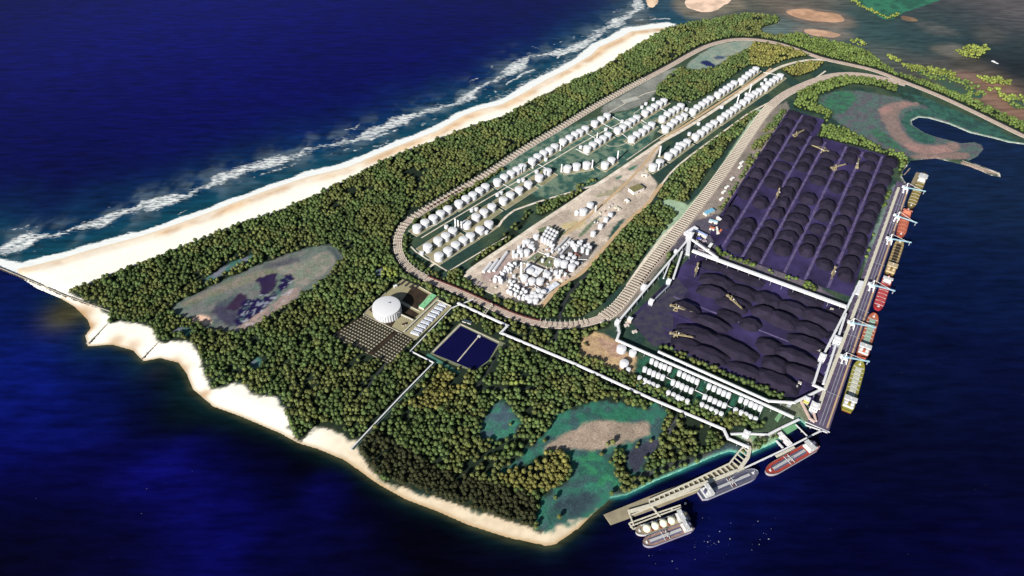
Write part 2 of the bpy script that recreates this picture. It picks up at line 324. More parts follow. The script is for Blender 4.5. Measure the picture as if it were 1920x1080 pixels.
# under the trees
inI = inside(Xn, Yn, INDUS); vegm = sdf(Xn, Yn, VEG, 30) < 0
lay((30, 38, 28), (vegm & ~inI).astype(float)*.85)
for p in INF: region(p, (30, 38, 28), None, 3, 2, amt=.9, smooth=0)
G1 = 0; G2 = (52, 92, 82)
region(CLEAR[0], (92, 106, 98), (108, 108, 106), 5, 9, N2, 1, 1)
region(CLEAR[1], (50, 108, 90), (58, 84, 86), 6, 10, N2)
region(CLEAR[2], (58, 116, 96), (66, 86, 96), 8, 8, N2)
region(CLEAR[3], (78, 80, 84), None); region(CLEAR[4], (62, 78, 84), (78, 80, 80), 5, 5)
for p in CLEAR[5:]: region(p, (60, 104, 96), (110, 112, 124), 4, 5, N2)
# west lagoon bed
L2 = lambda *p: gp(q(Z2, *p))
region(L2((640, 400), (860, 330), (900, 380), (700, 420)), (82, 84, 90), (96, 96, 92), 8, 8)
region(L2((700, 420), (860, 390), (1040, 310), (1110, 330), (1100, 400), (1000, 470), (860, 560), (820, 480), (760, 430)), (134, 128, 120), (116, 124, 110), 8, 12, N2)
region(L2((1040, 270), (1100, 285), (1150, 350), (1125, 395), (1105, 330)), (70, 82, 84), None, 4, 2)
region(L2((600, 430), (700, 420), (760, 440), (600, 500), (420, 560), (300, 600), (160, 660), (120, 640), (300, 560)), (108, 112, 94), (126, 118, 108), 8, 8, N2)
region(L2((840, 520), (900, 540), (850, 620), (740, 690), (600, 780), (480, 830), (480, 790), (620, 700), (760, 610)), (160, 138, 130), (140, 124, 118), 6, 6)
region(L2((350, 640), (480, 570), (560, 590), (520, 700), (480, 790), (380, 760), (320, 700)), (62, 60, 78), (74, 84, 88), 10, 10)
region(L2((440, 640), (500, 560), (555, 590), (545, 640), (480, 690), (420, 670)), (52, 38, 62), None, 5, 6)
region(L2((590, 495), (680, 455), (745, 450), (720, 540), (680, 580), (620, 590), (640, 520)), (46, 34, 64), (34, 26, 62), 3, 8)
region(L2((780, 465), (840, 455), (830, 510), (760, 580), (640, 680), (560, 740), (480, 790), (490, 700), (520, 620), (560, 600), (620, 620), (700, 590), (760, 540)), (26, 18, 62), (34, 26, 66), 3, 9, N2)
region(L2((195, 730), (270, 700), (330, 740), (300, 780), (220, 770)), (222, 184, 160), None, 4, 4)
_pm = sdf(Xn, Yn, L2((560, 620), (700, 560), (830, 470), (860, 520), (780, 620), (560, 790), (470, 810), (500, 700)), 40) < 4
lay((150, 156, 168), (_pm & (N4 > .7)).astype(float)*.55); lay((84, 120, 108), (_pm & (N2 > .6) & (N4 < .5)).astype(float)*.6)
# south-east clearings
L4 = lambda *p: gp(q(X4, *p))
region(L4((600, 410), (780, 320), (840, 285), (950, 275), (1030, 300), (1200, 280), (1215, 350), (1150, 390), (1050, 410), (880, 460), (700, 450), (560, 470)), (158, 140, 124), (140, 126, 112), 5, 7)
region(L4((1060, 460), (1180, 400), (1290, 380), (1240, 450), (1160, 540), (1120, 610), (1070, 540)), (66, 66, 82), (56, 58, 72), 5, 5)
region(L4((730, 490), (850, 480), (960, 490), (1000, 580), (1050, 680), (980, 700), (900, 640), (780, 620)), (52, 120, 86), (46, 92, 80), 8, 12, N2)
region(L4((600, 800), (760, 700), (860, 700), (900, 760), (700, 890), (580, 900)), (50, 66, 74), (48, 84, 78), 8, 12)
region(L4((800, 220), (1000, 200), (1180, 240), (1100, 290), (950, 270), (820, 280)), (44, 104, 80), (44, 84, 76), 8, 8, N2, amt=.8)
# top lagoon
region(gp(q(Z7, (430, 330), (560, 220), (760, 110), (1050, 75), (1110, 100), (1040, 160), (850, 250), (720, 340), (480, 380))), (122, 140, 128), (140, 146, 132), 5, 4)
region(gp(q(Z7, (560, 290), (650, 270), (740, 320), (720, 345), (650, 330))), (32, 40, 84), None, 5, 6); region(gp(q(Z7, (700, 240), (820, 225), (860, 240), (740, 265))), (66, 80, 104), None, 6, 8)
# north-east marsh
region(gp(q(X1, (290, 600), (400, 530), (700, 560), (1000, 640), (1400, 830), (1500, 850), (1250, 960), (1000, 945), (850, 950), (640, 860), (560, 820), (420, 740), (380, 670))), (78, 100, 94), (88, 88, 94), 6, 14, N2)
region(gp(q(X1, (310, 600), (420, 530), (520, 560), (500, 640), (420, 700), (350, 650))), (58, 108, 82), (60, 90, 80), 12, 14, N2)
region(gp(q(X1, (600, 760), (680, 780), (760, 850), (820, 900), (760, 890), (650, 840))), (60, 102, 80), (62, 84, 78), 8, 8, N2)
region(gp(q(X1, (650, 660), (700, 620), (800, 600), (930, 620), (800, 640), (770, 680), (790, 760), (870, 850), (1000, 870), (1140, 840), (1140, 900), (1000, 930), (870, 910), (770, 850), (700, 760))), (150, 118, 112), (128, 110, 104), 8, 10)
region(gp(q(X1, (850, 920), (1000, 920), (1200, 900), (1200, 955), (1000, 940), (850, 945))), (128, 108, 102), None, 4, 4)
region(gp(q(X1, (780, 690), (900, 640), (1040, 650), (1090, 700), (900, 690), (850, 720), (860, 750), (1000, 820), (1020, 850), (900, 860), (830, 810))), (50, 80, 76), (54, 94, 82), 5, 10, N2)
region(gp(q(X1, (780, 540), (1000, 600), (1500, 830), (1500, 860), (1200, 780), (1000, 690), (900, 600))), (52, 92, 80), (44, 72, 70), 5, 12, N2)
region(gp(q(X1, (1140, 955), (1380, 1030), (1380, 1050), (1150, 975))), (150, 130, 118), None, 3, 2)
# inside the loop
region(gp([(1190, 165), (1256, 128), (1283, 126), (1240, 150), (1232, 172), (1200, 200), (1140, 215), (1120, 205)]), (138, 140, 132), (120, 122, 116), 5, 6)
region(gp([(955, 285), (1060, 240), (1130, 215), (1200, 205), (1250, 180), (1230, 262), (1180, 300), (1110, 348), (1040, 380), (960, 350), (900, 360)]), (52, 86, 78), (104, 122, 104), 5, 10, N2)
region(gp([(1265, 395), (1235, 378), (1262, 370), (1290, 385), (1330, 345), (1420, 205), (1430, 205), (1340, 345), (1180, 545), (1175, 540)]), (148, 170, 142), None, 4, 2, smooth=0)
PL = gp([(873, 522), (888, 503), (916, 485), (953, 461), (990, 435), (1037, 404), (1074, 380), (1111, 354), (1148, 330), (1185, 306), (1222, 280), (1240, 272), (1225, 300), (1213, 320), (1225, 335), (1232, 345), (1230, 357), (1213, 383), (1185, 404), (1157, 435), (1130, 467), (1104, 497), (1086, 515), (1045, 535), (1014, 574), (995, 574), (971, 567), (916, 548)])
region(PL, (202, 186, 170), (170, 156, 142), 3, 2, N1, smooth=0)
region(gp(q(X7, (250, 650), (550, 600), (520, 680), (300, 730))), (184, 168, 128), None, 8, 10)
region(gp(q(X7, (440, 760), (640, 570), (700, 560), (480, 800))), (104, 118, 94), None, 4, 4); region(gp(q(X7, (740, 800), (850, 620), (940, 580), (900, 640), (760, 850))), (44, 76, 68), None, 4, 4)
region(gp(q(X7, (820, 180), (900, 150), (890, 180), (840, 200))), (60, 110, 90), None, 3, 3); region(gp(q(X7, (960, 90), (1050, 40), (1060, 60), (980, 110))), (60, 110, 90), None, 3, 3)
region(gp(q(X7, (800, 300), (1000, 180), (900, 320), (780, 360), (620, 380), (640, 350))), (130, 150, 116), (158, 146, 124), 4, 5)
# ground about the coal yards and rail yard
region(gp([(1130, 602), (1175, 590), (1260, 470), (1300, 430), (1360, 395), (1480, 205), (1475, 190), (1440, 205), (1350, 345), (1300, 400), (1200, 540), (1150, 590)]), (118, 112, 104), (140, 128, 120), 4, 4, smooth=0)
region(gp([(1255, 470), (1300, 415), (1345, 400), (1395, 440), (1470, 500), (1590, 570), (1560, 560), (1300, 475)]), (104, 96, 104), (84, 80, 92), 5, 5, smooth=0)
region(gp(q(Y1, (80, 170), (200, 190), (330, 240), (400, 340), (500, 380), (420, 530), (330, 490), (200, 440), (10, 375), (40, 260))), (184, 156, 118), (164, 138, 108), 4, 5, N2)
region(gp(q(Y1, (160, 210), (320, 250), (380, 340), (330, 380), (200, 310))), (150, 116, 104), (168, 140, 118), 4, 6, N2)
gx, gy = G(*q(Y1, (97, 280))[0]); lay((50, 30, 20), (((Xn-gx)**2+(Yn-gy)**2) < 49).astype(float))
region(gp(q(Y1, (480, 380), (560, 370), (1480, 760), (1400, 900), (1130, 850), (460, 600))), (44, 92, 74), (36, 70, 58), 4, 5, N2, smooth=0)
region(gp(q(Y7, (1040, 120), (1180, 115), (1320, 130), (1560, 20), (1540, 60), (1370, 190), (1190, 265), (1180, 200))), (120, 148, 116), (172, 160, 140), 4, 5, N2, smooth=0)
region(gp(q(Y5, (560, 190), (600, 200), (520, 420), (400, 700), (350, 830), (320, 890), (380, 640), (480, 380))), (112, 132, 120), (100, 110, 116), 3, 4, smooth=0)
region(gp([(1497, 785), (1470, 770), (1440, 752), (1490, 760), (1530, 745), (1545, 760), (1552, 811), (1510, 797)]), (92, 84, 88), (110, 116, 96), 3, 5, smooth=0)
dl = dseg(Xn, Yn, gp(SE[2:], 0), False); lay((120, 190, 168), np.exp(-(dl/4)**2)*.9)
for nm in (NE[35:46],): dl = dseg(Xn, Yn, gp(NE[22:36], 0), False); lay((190, 200, 185), np.exp(-(dl/5)**2)*.8)
# grain of the open ground: tussocks, puddles, bare spots
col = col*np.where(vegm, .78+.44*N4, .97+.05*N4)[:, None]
# heights: 3 m plateau, a beach slope and steep edges by the quays
slope = np.where((dow < 120) | (dsw < 80), .06, .5)
Zn = np.clip(-Dn*slope, -1.0, GL) 
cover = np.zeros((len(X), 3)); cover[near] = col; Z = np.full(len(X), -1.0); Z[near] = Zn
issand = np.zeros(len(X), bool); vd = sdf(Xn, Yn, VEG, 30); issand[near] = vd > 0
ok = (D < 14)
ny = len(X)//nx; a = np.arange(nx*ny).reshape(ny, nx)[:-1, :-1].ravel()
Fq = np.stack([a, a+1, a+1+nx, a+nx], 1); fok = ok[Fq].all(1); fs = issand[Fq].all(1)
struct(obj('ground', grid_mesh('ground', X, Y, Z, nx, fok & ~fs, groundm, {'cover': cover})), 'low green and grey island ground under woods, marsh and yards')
struct(obj('beach', grid_mesh('beach', X, Y, Z, nx, fok & fs, sandm, {'cover': cover})), 'white sand beach round the island with tan wet edge')
# ------------------------------------------------------------------ islets and sandbars in the estuary
def islet(name, polypx, c, c2, h, label):
    global Xn, Yn, N1, N2, col
    p = chaikin(gp(polypx, 0), 2); xs2, ys2, X2_, Y2_ = grid(min(a[0] for a in p)-12, max(a[0] for a in p)+12, min(a[1] for a in p)-12, max(a[1] for a in p)+12, 7)
    d = sdf(X2_, Y2_, p, 60) + (fbm(X2_, Y2_, 30, 3)-.5)*16; t = sstep(.35, .65, fbm(X2_, Y2_, 40, 1))[:, None]
    cc = np.array(s2l(c))*(1-t)+np.array(s2l(c2))*t
    struct(obj(name, grid_mesh(name, X2_, Y2_, np.clip(-d*.1, -1.2, h), len(xs2), d < 10, groundm if h > .8 else sandm, {'cover': cc})), label)
SB = [([(1214, -12), (1211, 9), (1220, 15), (1232, 10), (1236, -12)], (225, 195, 165), 'pale sandbar at the river mouth'),
      ([(1293, -12), (1281, 9), (1300, 20), (1329, 24), (1347, 17), (1365, 6), (1388, -12)], (232, 200, 176), 'pink sand spit at the river mouth'),
      (q(X1, (90, 60), (240, 48), (300, 70), (430, 80), (470, 135), (350, 132), (220, 120), (130, 90)), (190, 150, 122), 'broad tan sandbar in the estuary'),
      (q(X1, (205, 170), (330, 180), (450, 205), (400, 225), (280, 215), (215, 195)), (196, 158, 132), 'narrow tan sandbar nearest the point of the woods'),
      (q(X1, (780, 95), (850, 95), (910, 125), (860, 130), (800, 118)), (128, 104, 84), 'brown sandbar beside the far marsh')]
for p, c, lb in SB: islet('sandbar', p, c, tuple(int(x*.86) for x in c), .7, lb)
islet('marsh', q(X1, (440, -60), (550, 38), (650, 92), (700, 118), (735, 118), (770, 92), (850, 58), (950, 28), (1160, -60)), (52, 112, 88), (44, 88, 74), 1.4, 'green marsh point at the top of the estuary')
MF = [q(X1, (850, 430), (1000, 420), (1100, 450), (1200, 500), (1310, 590), (1200, 580), (1080, 540), (1000, 490)), q(X1, (1400, 585), (1525, 590), (1525, 660), (1440, 630)), q(X1, (560, 310), (600, 310), (610, 340), (570, 335))]
for p, lb in zip(MF, ('green mudflat chain beside the causeway', 'green mudflat at the right edge of the estuary', 'small green flat by the causeway trees')): islet('mudflat', p, (56, 84, 72), (72, 80, 72), 1.0, lb)
# ------------------------------------------------------------------ sea
xs = np.concatenate([[-60000, -25000, -9000, -5000], np.arange(-3300, 3300, 6.0), [5000, 9000, 25000, 60000]])
ys = np.concatenate([[-40000, -9000, -2000, 200], np.arange(560, 4300, 6.0), [4700, 5600, 9000, 25000, 80000]])
X, Y = np.meshgrid(xs, ys); X = X.ravel(); Y = Y.ravel(); nx = len(xs)
BL = [(-300, 0, 900, 8, 8, 88), (250, 80, 420, 16, 18, 116), (500, 60, 420, 13, 13, 112), (800, 60, 420, 8, 8, 100), (1000, 20, 350, 8, 12, 84), (100, 250, 320, 9, 10, 86), (350, 200, 320, 11, 12, 98), (650, 150, 300, 9, 12, 92), (80, 370, 200, 8, 14, 70), (400, 310, 200, 8, 18, 78),
 (40, 600, 110, 8, 26, 84), (30, 680, 120, 11, 28, 122), (110, 730, 100, 11, 25, 120), (190, 775, 70, 10, 18, 104), (20, 830, 110, 8, 12, 96), (150, 880, 90, 9, 9, 80), (330, 870, 60, 15, 15, 122), (400, 960, 80, 11, 12, 104), (590, 960, 36, 14, 14, 104), (600, 1060, 80, 8, 8, 64), (60, 1000, 120, 4, 4, 30), (250, 1060, 90, 9, 8, 64),
 (110, 600, 50, 5, 26, 52), (170, 680, 60, 4, 18, 50), (250, 715, 75, 4, 14, 40), (330, 765, 80, 4, 8, 26), (430, 830, 85, 3, 4, 18), (530, 880, 85, 3, 3, 14), (640, 920, 85, 3, 3, 14), (760, 980, 85, 3, 3, 14), (900, 1060, 90, 5, 5, 26), (1080, 1060, 80, 6, 6, 34),
 (1120, 1010, 50, 4, 5, 36), (1230, 1060, 80, 10, 12, 76), (1390, 960, 90, 9, 18, 84), (1500, 900, 80, 7, 12, 60), (1620, 830, 100, 7, 10, 44), (1700, 700, 120, 9, 20, 60), (1790, 520, 180, 9, 26, 70), (1850, 360, 200, 18, 40, 76), (1750, 245, 90, 16, 36, 74), (1880, 700, 140, 7, 14, 58), (1860, 880, 130, 6, 8, 46), (1900, 1050, 110, 8, 6, 60), (1650, 1000, 120, 5, 6, 48), (1450, 1070, 90, 5, 5, 40), (1270, 880, 60, 3, 5, 26),
 (1480, 5, 160, 96, 88, 78), (1530, 60, 130, 74, 84, 84), (1240, 25, 160, 46, 72, 84), (1290, 38, 120, 60, 78, 76), (1360, 14, 120, 74, 78, 70), (1440, 58, 80, 96, 116, 114), (1470, 55, 80, 90, 104, 100), (1600, 40, 140, 50, 74, 74), (1650, 70, 120, 46, 70, 70), (1680, 105, 70, 74, 78, 76), (1760, 125, 80, 78, 76, 72), (1650, 98, 60, 84, 88, 82), (1800, 60, 150, 34, 56, 60), (1740, 45, 130, 58, 66, 66), (1850, 40, 150, 54, 58, 60), (1910, 10, 200, 84, 78, 78), (1880, 95, 110, 36, 44, 46), (1915, 125, 80, 30, 34, 38), (1830, 128, 70, 74, 70, 64), (1870, 155, 60, 88, 72, 62), (1905, 205, 60, 112, 86, 72), (1850, 190, 50, 98, 80, 70), (1910, 160, 50, 66, 62, 58), (1775, 150, 40, 92, 78, 66), (1700, 60, 120, 44, 66, 68)]
acc = np.zeros((len(X), 3)); wt = np.full(len(X), 1e-9)
wx = X + (fbm(X, Y, 220, 5)-.5)*170; wy = Y + (fbm(X, Y, 220, 6)-.5)*170
for px, py, r_, *c in BL:
    if px > 1200 and py < 215: c = [v_*1.27 for v_ in c]
    gx, gy = G(px, py); k = np.exp(-np.minimum(((wx-gx)**2+(wy-gy)**2)/(2*r_*r_), 40)) + 1e-7/(1+((wx-gx)**2+(wy-gy)**2)/1e6)**2
    acc += k[:, None]*np.array(s2l(c)); wt += k
col = acc/wt[:, None]*.56
col *= (.82+.36*fbm(X*.25, Y, 60, 1))[:, None]
OWw = gp([(-260, 470), (0, 497)]+OW, 0); dO = dseg(X, Y, OWw, False); dS = dseg(X, Y, gp(SW, 0), False); m = dO < dS
_bw = sorted(G(*p, 0) for p in ((-300, 378), (-60, 478), (0, 503), (65, 530)))
inoc = (Y > np.interp(X, [p[0] for p in _bw], [p[1] for p in _bw])) & (X < 900) & (dO < 900)
def mixc(c, wgt):
    global col
    col = col*(1-wgt[:, None]) + np.array(s2l(c))*wgt[:, None]
nn = fbm(X, Y, 110, 2)
mixc((12, 56, 84), np.where(inoc, np.exp(-(dO/(210+120*nn))**2), 0)*.8); mixc((16, 64, 74), np.where(inoc, np.exp(-(dO/(100+70*nn))**2), 0)*.7)
dsm = np.where(m, 1e6, dS); _w = 1-.55*sstep(G(330, 780, 0)[0], G(560, 780, 0)[0], X); mixc((12, 38, 38), np.exp(-(dsm/((34+36*nn)*_w))**1.5)*.7); mixc((66, 66, 40), np.exp(-(dsm/(6+8*nn))**2)*.6)
mixc((46, 120, 116), np.exp(-(dseg(X, Y, gp(SE[2:], 0), False)/6)**2)*.7)
for p, r_, a_ in (((125, 590), 60, .8), ((300, 690), 40, .1)):
    gx, gy = G(*p); mixc((70, 66, 40), np.exp(-((X-gx)**2+(Y-gy)**2)/r_**2)*a_)
for p_, c_ in ((q(X1, (90, 60), (240, 48), (430, 80), (520, 150), (350, 150), (150, 110)), (120, 104, 92)), (q(X1, (180, 160), (330, 175), (480, 205), (400, 235), (200, 200)), (118, 108, 98)), ([(1281, -8), (1270, 15), (1310, 34), (1350, 28), (1400, 2)], (122, 112, 96)), (q(X1, (980, 290), (1130, 270), (1120, 330)), (110, 104, 94)), (q(X1, (1100, 430), (1300, 480), (1525, 560), (1525, 700), (1300, 600)), (128, 100, 86)), (q(X1, (880, 130), (1050, 170), (1120, 200), (1000, 190)), (84, 84, 80)), (q(X1, (1280, 150), (1400, 180), (1380, 260), (1240, 220)), (72, 70, 66))):
    d_ = sdf(X, Y, chaikin(gp(p_, 0), 2), 200); mixc(c_, (1-sstep(-10, 70, d_+(nn-.5)*60))*.7)
gx, gy = G(1200, 40); mixc((120, 110, 92), np.exp(-(((X-gx)/60)**2+((Y-gy)/150)**2))*.35)
BRK0 = gp([(-120, 500), (0, 468), (53, 451), (127, 436), (190, 415), (270, 385), (350, 365), (425, 330), (500, 310), (600, 275), (690, 255), (775, 215), (850, 195), (890, 170), (940, 145), (991, 106), (1024, 103), (1081, 91), (1130, 60), (1172, 33), (1190, 21), (1202, -20)], 0)
BRK = BRK0
dB = dseg(X+(fbm(X, Y, 50, 1)-.5)*50, Y+(fbm(X, Y, 45, 4)-.5)*60, BRK, False); n3 = fbm(X, Y, 150, 7); wB = 20+48*sstep(.3, .7, n3)
foam = np.exp(-(dB/wB)**3)*(.56+.2*n3)
mixc((92, 108, 116), np.where(inoc, np.exp(-((dB-30)/70)**2)*.5*sstep(.38, .7, fbm(X*1.3, Y, 70, 2)), 0))
side = (dO > 1) & ~inside(X, Y, LAND)
foam = np.maximum(foam, np.where((dO < 200) & (X > -2000), np.exp(-(dO/(16+34*fbm(X, Y, 110, 3)+np.clip((X+200)/40, 0, 24)))**2)*1.5, 0))
foam = np.maximum(foam, np.exp(-(dB/(45+50*n3))**2)*.53)
foam = np.maximum(foam, np.where(inoc & (X > -100), np.exp(-(dO/(105))**4)*.56, 0))
foam[(~inoc)] *= np.exp(-np.maximum(0, dB[~inoc]-30)/30)
gt = fbm(X, Y, 85, 5)
foam = np.maximum(foam, np.where(inoc, np.exp(-((dO-75-50*gt)/(10+10*n3))**2)*.68*sstep(.45, .6, gt)*np.clip((X+1500)/700, .3, 1), 0))
foam = np.maximum(foam, np.where(inoc, np.exp(-((dB-62-40*gt)/14)**2)*.6*sstep(.5, .66, fbm(X, Y, 60, 6)), 0))
for p, r_, a_ in (((165, 642), 10, .8), ((268, 676), 7, .6), ((402, 765), 6, .6), ((1024, 1028), 6, .7), ((1225, 32), 50, .52), ((1200, 8), 70, .52), ((1160, 20), 80, .5)):
    gx, gy = G(*p, 0); foam = np.maximum(foam, np.exp(-((X-gx)**2+(Y-gy)**2)/r_**2)*a_)
painted_glint = np.zeros(len(X))  # where sun glints are painted as white specks into the sea colour
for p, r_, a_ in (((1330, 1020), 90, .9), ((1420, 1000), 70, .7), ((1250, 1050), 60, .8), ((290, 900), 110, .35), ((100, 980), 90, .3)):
    gx, gy = G(*p, 0); painted_glint = np.maximum(painted_glint, np.exp(-(((X-gx)/r_)**2+((Y-gy)/r_/.8)**2))*a_)
mw, n, b = new_mat('sea_water'); L = n.links.new
def nd(t, **k):
    x = n.nodes.new(t)
    for a_, v_ in k.items(): setattr(x, a_, v_)
    return x
g = nd('ShaderNodeNewGeometry'); at = nd('ShaderNodeAttribute', attribute_name='cover'); af = nd('ShaderNodeAttribute', attribute_name='foam'); ak = nd('ShaderNodeAttribute', attribute_name='painted_glint')
mp = nd('ShaderNodeMapping'); mp.inputs['Rotation'].default_value = (0, 0, -R(42)); mp.inputs['Scale'].default_value = (.35, 1, 1); L(g.outputs['Position'], mp.inputs['Vector'])
mp.inputs['Rotation'].default_value = (0, 0, R(20))
t1 = nd('ShaderNodeTexNoise'); t1.inputs['Scale'].default_value = .12; t1.inputs['Detail'].default_value = 9; t1.inputs['Roughness'].default_value = .62; t1.inputs['Distortion'].default_value = .6; L(mp.outputs[0], t1.inputs['Vector'])
ad = nd('ShaderNodeMath', operation='ADD'); L(t1.outputs[0], ad.inputs[0]); L(af.outputs['Fac'], ad.inputs[1])
fr = nd('ShaderNodeMapRange'); fr.inputs[1].default_value = 1.02; fr.inputs[2].default_value = 1.27; L(ad.outputs[0], fr.inputs[0])
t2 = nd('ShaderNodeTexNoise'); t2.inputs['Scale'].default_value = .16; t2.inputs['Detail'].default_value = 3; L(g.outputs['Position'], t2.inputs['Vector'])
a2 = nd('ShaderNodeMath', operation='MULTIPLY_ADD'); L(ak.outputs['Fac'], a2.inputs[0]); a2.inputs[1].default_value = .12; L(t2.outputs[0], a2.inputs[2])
f2 = nd('ShaderNodeMapRange'); f2.inputs[1].default_value = .775; f2.inputs[2].default_value = .83; f2.inputs[4].default_value = .75; L(a2.outputs[0], f2.inputs[0])  # noise threshold leaves small white specks, the painted sun glints
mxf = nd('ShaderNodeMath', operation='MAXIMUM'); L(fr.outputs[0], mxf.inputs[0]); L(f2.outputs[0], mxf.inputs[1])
# long low swell noise scales the water colour up and down
mp3 = nd('ShaderNodeMapping'); mp3.inputs['Scale'].default_value = (.010, .045, 1); L(g.outputs['Position'], mp3.inputs['Vector'])
t3 = nd('ShaderNodeTexNoise'); t3.inputs['Scale'].default_value = 1; t3.inputs['Detail'].default_value = 6; t3.inputs['Roughness'].default_value = .6; L(mp3.outputs[0], t3.inputs['Vector'])
r3 = nd('ShaderNodeMapRange'); r3.inputs[1].default_value = .3; r3.inputs[2].default_value = .7; r3.inputs[3].default_value = .55; r3.inputs[4].default_value = 1.5; L(t3.outputs[0], r3.inputs[0])
vs_ = nd('ShaderNodeVectorMath', operation='SCALE'); L(at.outputs['Color'], vs_.inputs[0]); L(r3.outputs[0], vs_.inputs['Scale'])
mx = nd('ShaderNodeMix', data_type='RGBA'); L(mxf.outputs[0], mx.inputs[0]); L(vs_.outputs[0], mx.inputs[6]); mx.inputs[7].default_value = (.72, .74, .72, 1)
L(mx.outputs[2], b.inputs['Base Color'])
rr = nd('ShaderNodeMapRange'); rr.inputs[3].default_value = .35; rr.inputs[4].default_value = .9; L(mxf.outputs[0], rr.inputs[0]); L(rr.outputs[0], b.inputs['Roughness'])
setspec(b, .05)
bp = nd('ShaderNodeBump'); bp.inputs['Strength'].default_value = .5; bp.inputs['Distance'].default_value = 2.5; L(t3.outputs[0], bp.inputs['Height']); L(bp.outputs[0], b.inputs['Normal'])
struct(obj('sea', grid_mesh('sea', X, Y, np.zeros(len(X)), nx, np.ones(len(X), bool), mw, {'cover': col, 'foam': foam, 'painted_glint': painted_glint})), 'deep blue sea with white surf, brown estuary water to the right')
del X, Y, wx, wy
# ------------------------------------------------------------------ sheets, ribbons
def sheet(name, polyw, mat, z0=GL-.5, h=.35, label=None, ex=True):
    m = MB(); m.poly(polyw, z0, GL+h); o = m.build(name, mat); struct(o, label)
    if ex: exc(polyw)
    return o
def offs(line, d):
    o = []; n_ = len(line)
    for i, p in enumerate(line):
        a, c = line[max(0, i-1)], line[min(n_-1, i+1)]; tx, ty = c[0]-a[0], c[1]-a[1]; l = math.hypot(tx, ty) or 1
        o.append((p[0]-ty/l*d, p[1]+tx/l*d))
    return o
def ribbon(name, line, wd, mat, h=.2, label=None, off=0, ex=True, taper=0):
    if off: line = offs(line, off)
    a, b_ = offs(line, wd/2), offs(line, -wd/2); n_ = len(line); m = MB()
    vs = [(x, y, GL+h) for x, y in a]+[(x, y, GL+h) for x, y in b_]+[(x, y, GL-.6) for x, y in offs(line, wd/2+1)]+[(x, y, GL-.6) for x, y in offs(line, -wd/2-1)]
    fs_ = []
    for i in range(n_-1): fs_ += [(n_+i, n_+i+1, i+1, i), (i, i+1, 2*n_+i+1, 2*n_+i), (n_+i+1, n_+i, 3*n_+i, 3*n_+i+1)]
    m.add(vs, fs_); o = m.build(name, mat); struct(o, label)
    if ex: EXL.append((line, wd/2+5))
    return o
ribbon('railway_bed', R1, 27, gravelm, .5, 'pale brown ballast bed of the outer rail loop')
ribbon('railway_bed', R2, 40, gravelm, .55, 'pale brown ballast bed of the rail yard beside the coal')
ribbon('road', R1, 4, darkroad, .35, 'thin dark service track outside the rail loop', off=-19)
def rails(line, off, lab):
    m = MB(); ln = offs(line, off)
    for s_ in (-.75, .75):
        l2 = offs(ln, s_)
        for p0, p1 in zip(l2, l2[1:]): m.bar((*p0, GL+.75), (*p1, GL+.75), .3, .25)
    sl_ = offs(ln, 0)
    struct(m.build('rail_track', railm), lab)
for k in (-9, -3, 3, 9): rails(R1, k, 'rusty track of the outer rail loop')
for k in (-14, -7, 0, 7, 14): rails(R2, k, 'rusty track of the rail yard')
ribbon('road', SPUR, 15, roadm, .25, 'pale straight road through the tank farm')
ribbon('road', chaikin(gp([(1239, 266), (1213, 302), (1185, 333), (1148, 367), (1110, 400), (1060, 440)]), 2, False), 9, orangeroad, .2, 'brown road branching into the plant')
ribbon('road', chaikin(gp([(1452, 130), (1440, 140), (1320, 218), (1282, 243), (1244, 265)]), 1, False), 10, orangeroad, .3, 'brown strip road beside the straight pale road', off=-16)
ribbon('road', chaikin(gp([(1241, 345), (1228, 362), (1213, 385), (1185, 406), (1157, 436), (1130, 468), (1104, 498), (1086, 516), (1050, 534), (1014, 576)]), 2, False), 13, orangeroad, .22, 'sandy road along the plant and the inner wood')
ribbon('road', chaikin(gp([(1548, 133), (1511, 160), (1500, 166), (1412, 206), (1371, 236), (1300, 287), (1262, 318), (1241, 345)]), 1, False), 7, roadm, .15, 'pale track between lower tank row and wood')
ribbon('road', chaikin(gp([(1104, 512), (1086, 528), (1066, 552), (1052, 580), (1049, 604), (1040, 640)]), 2, False), 9, darkroad, .26, 'dark road through the wood below the plant')
ribbon('road', chaikin(gp(q(Z5, (270, 1080), (500, 940), (800, 780), (850, 700), (960, 620), (1578, 440))), 1, False), 8, roadm, .15, 'pale track below the lower left tanks')
ribbon('road', chaikin(gp([(770, 660), (814, 680), (755, 742), (660, 842)]), 0, False), 9, M('teal_grass', (84, 108, 98), .9, .2, .05), .1, 'grassy strip below the long white conveyor')
ribbon('road', gp([(800, 665), (860, 700)]), 12, M('teal_grass2', (70, 120, 104), .9, .2, .05), .12, 'grassy strip below the pond')
ribbon('road', gp([(1178, 536), (1211, 488), (1246, 443), (1300, 392)]), 8, roadm, .2, 'pale track beside the rail yard', off=4)
ribbon('road', gp(q(X3, (300, 290), (480, 60))), 5, darkroad, .1, 'dark cut through the wood below the trellis field')
for a_, b_ in (((560, 215), (900, 225)), ((330, 290), (890, 250))): pass
ribbon('road', gp(q(X3, (900, 240), (960, 150), (1010, 60))), 4, darkroad, .1, 'narrow dark cut through the southern wood')
ribbon('road', gp(q(X3, (910, 240), (1190, 240))), 6, darkroad, .1, 'short dark cut in the southern wood')
ribbon('road', gp([(1480, 218), (1432, 290), (1358, 400)]), 5, roadm, .25, 'pale track down the left side of the coal yard')
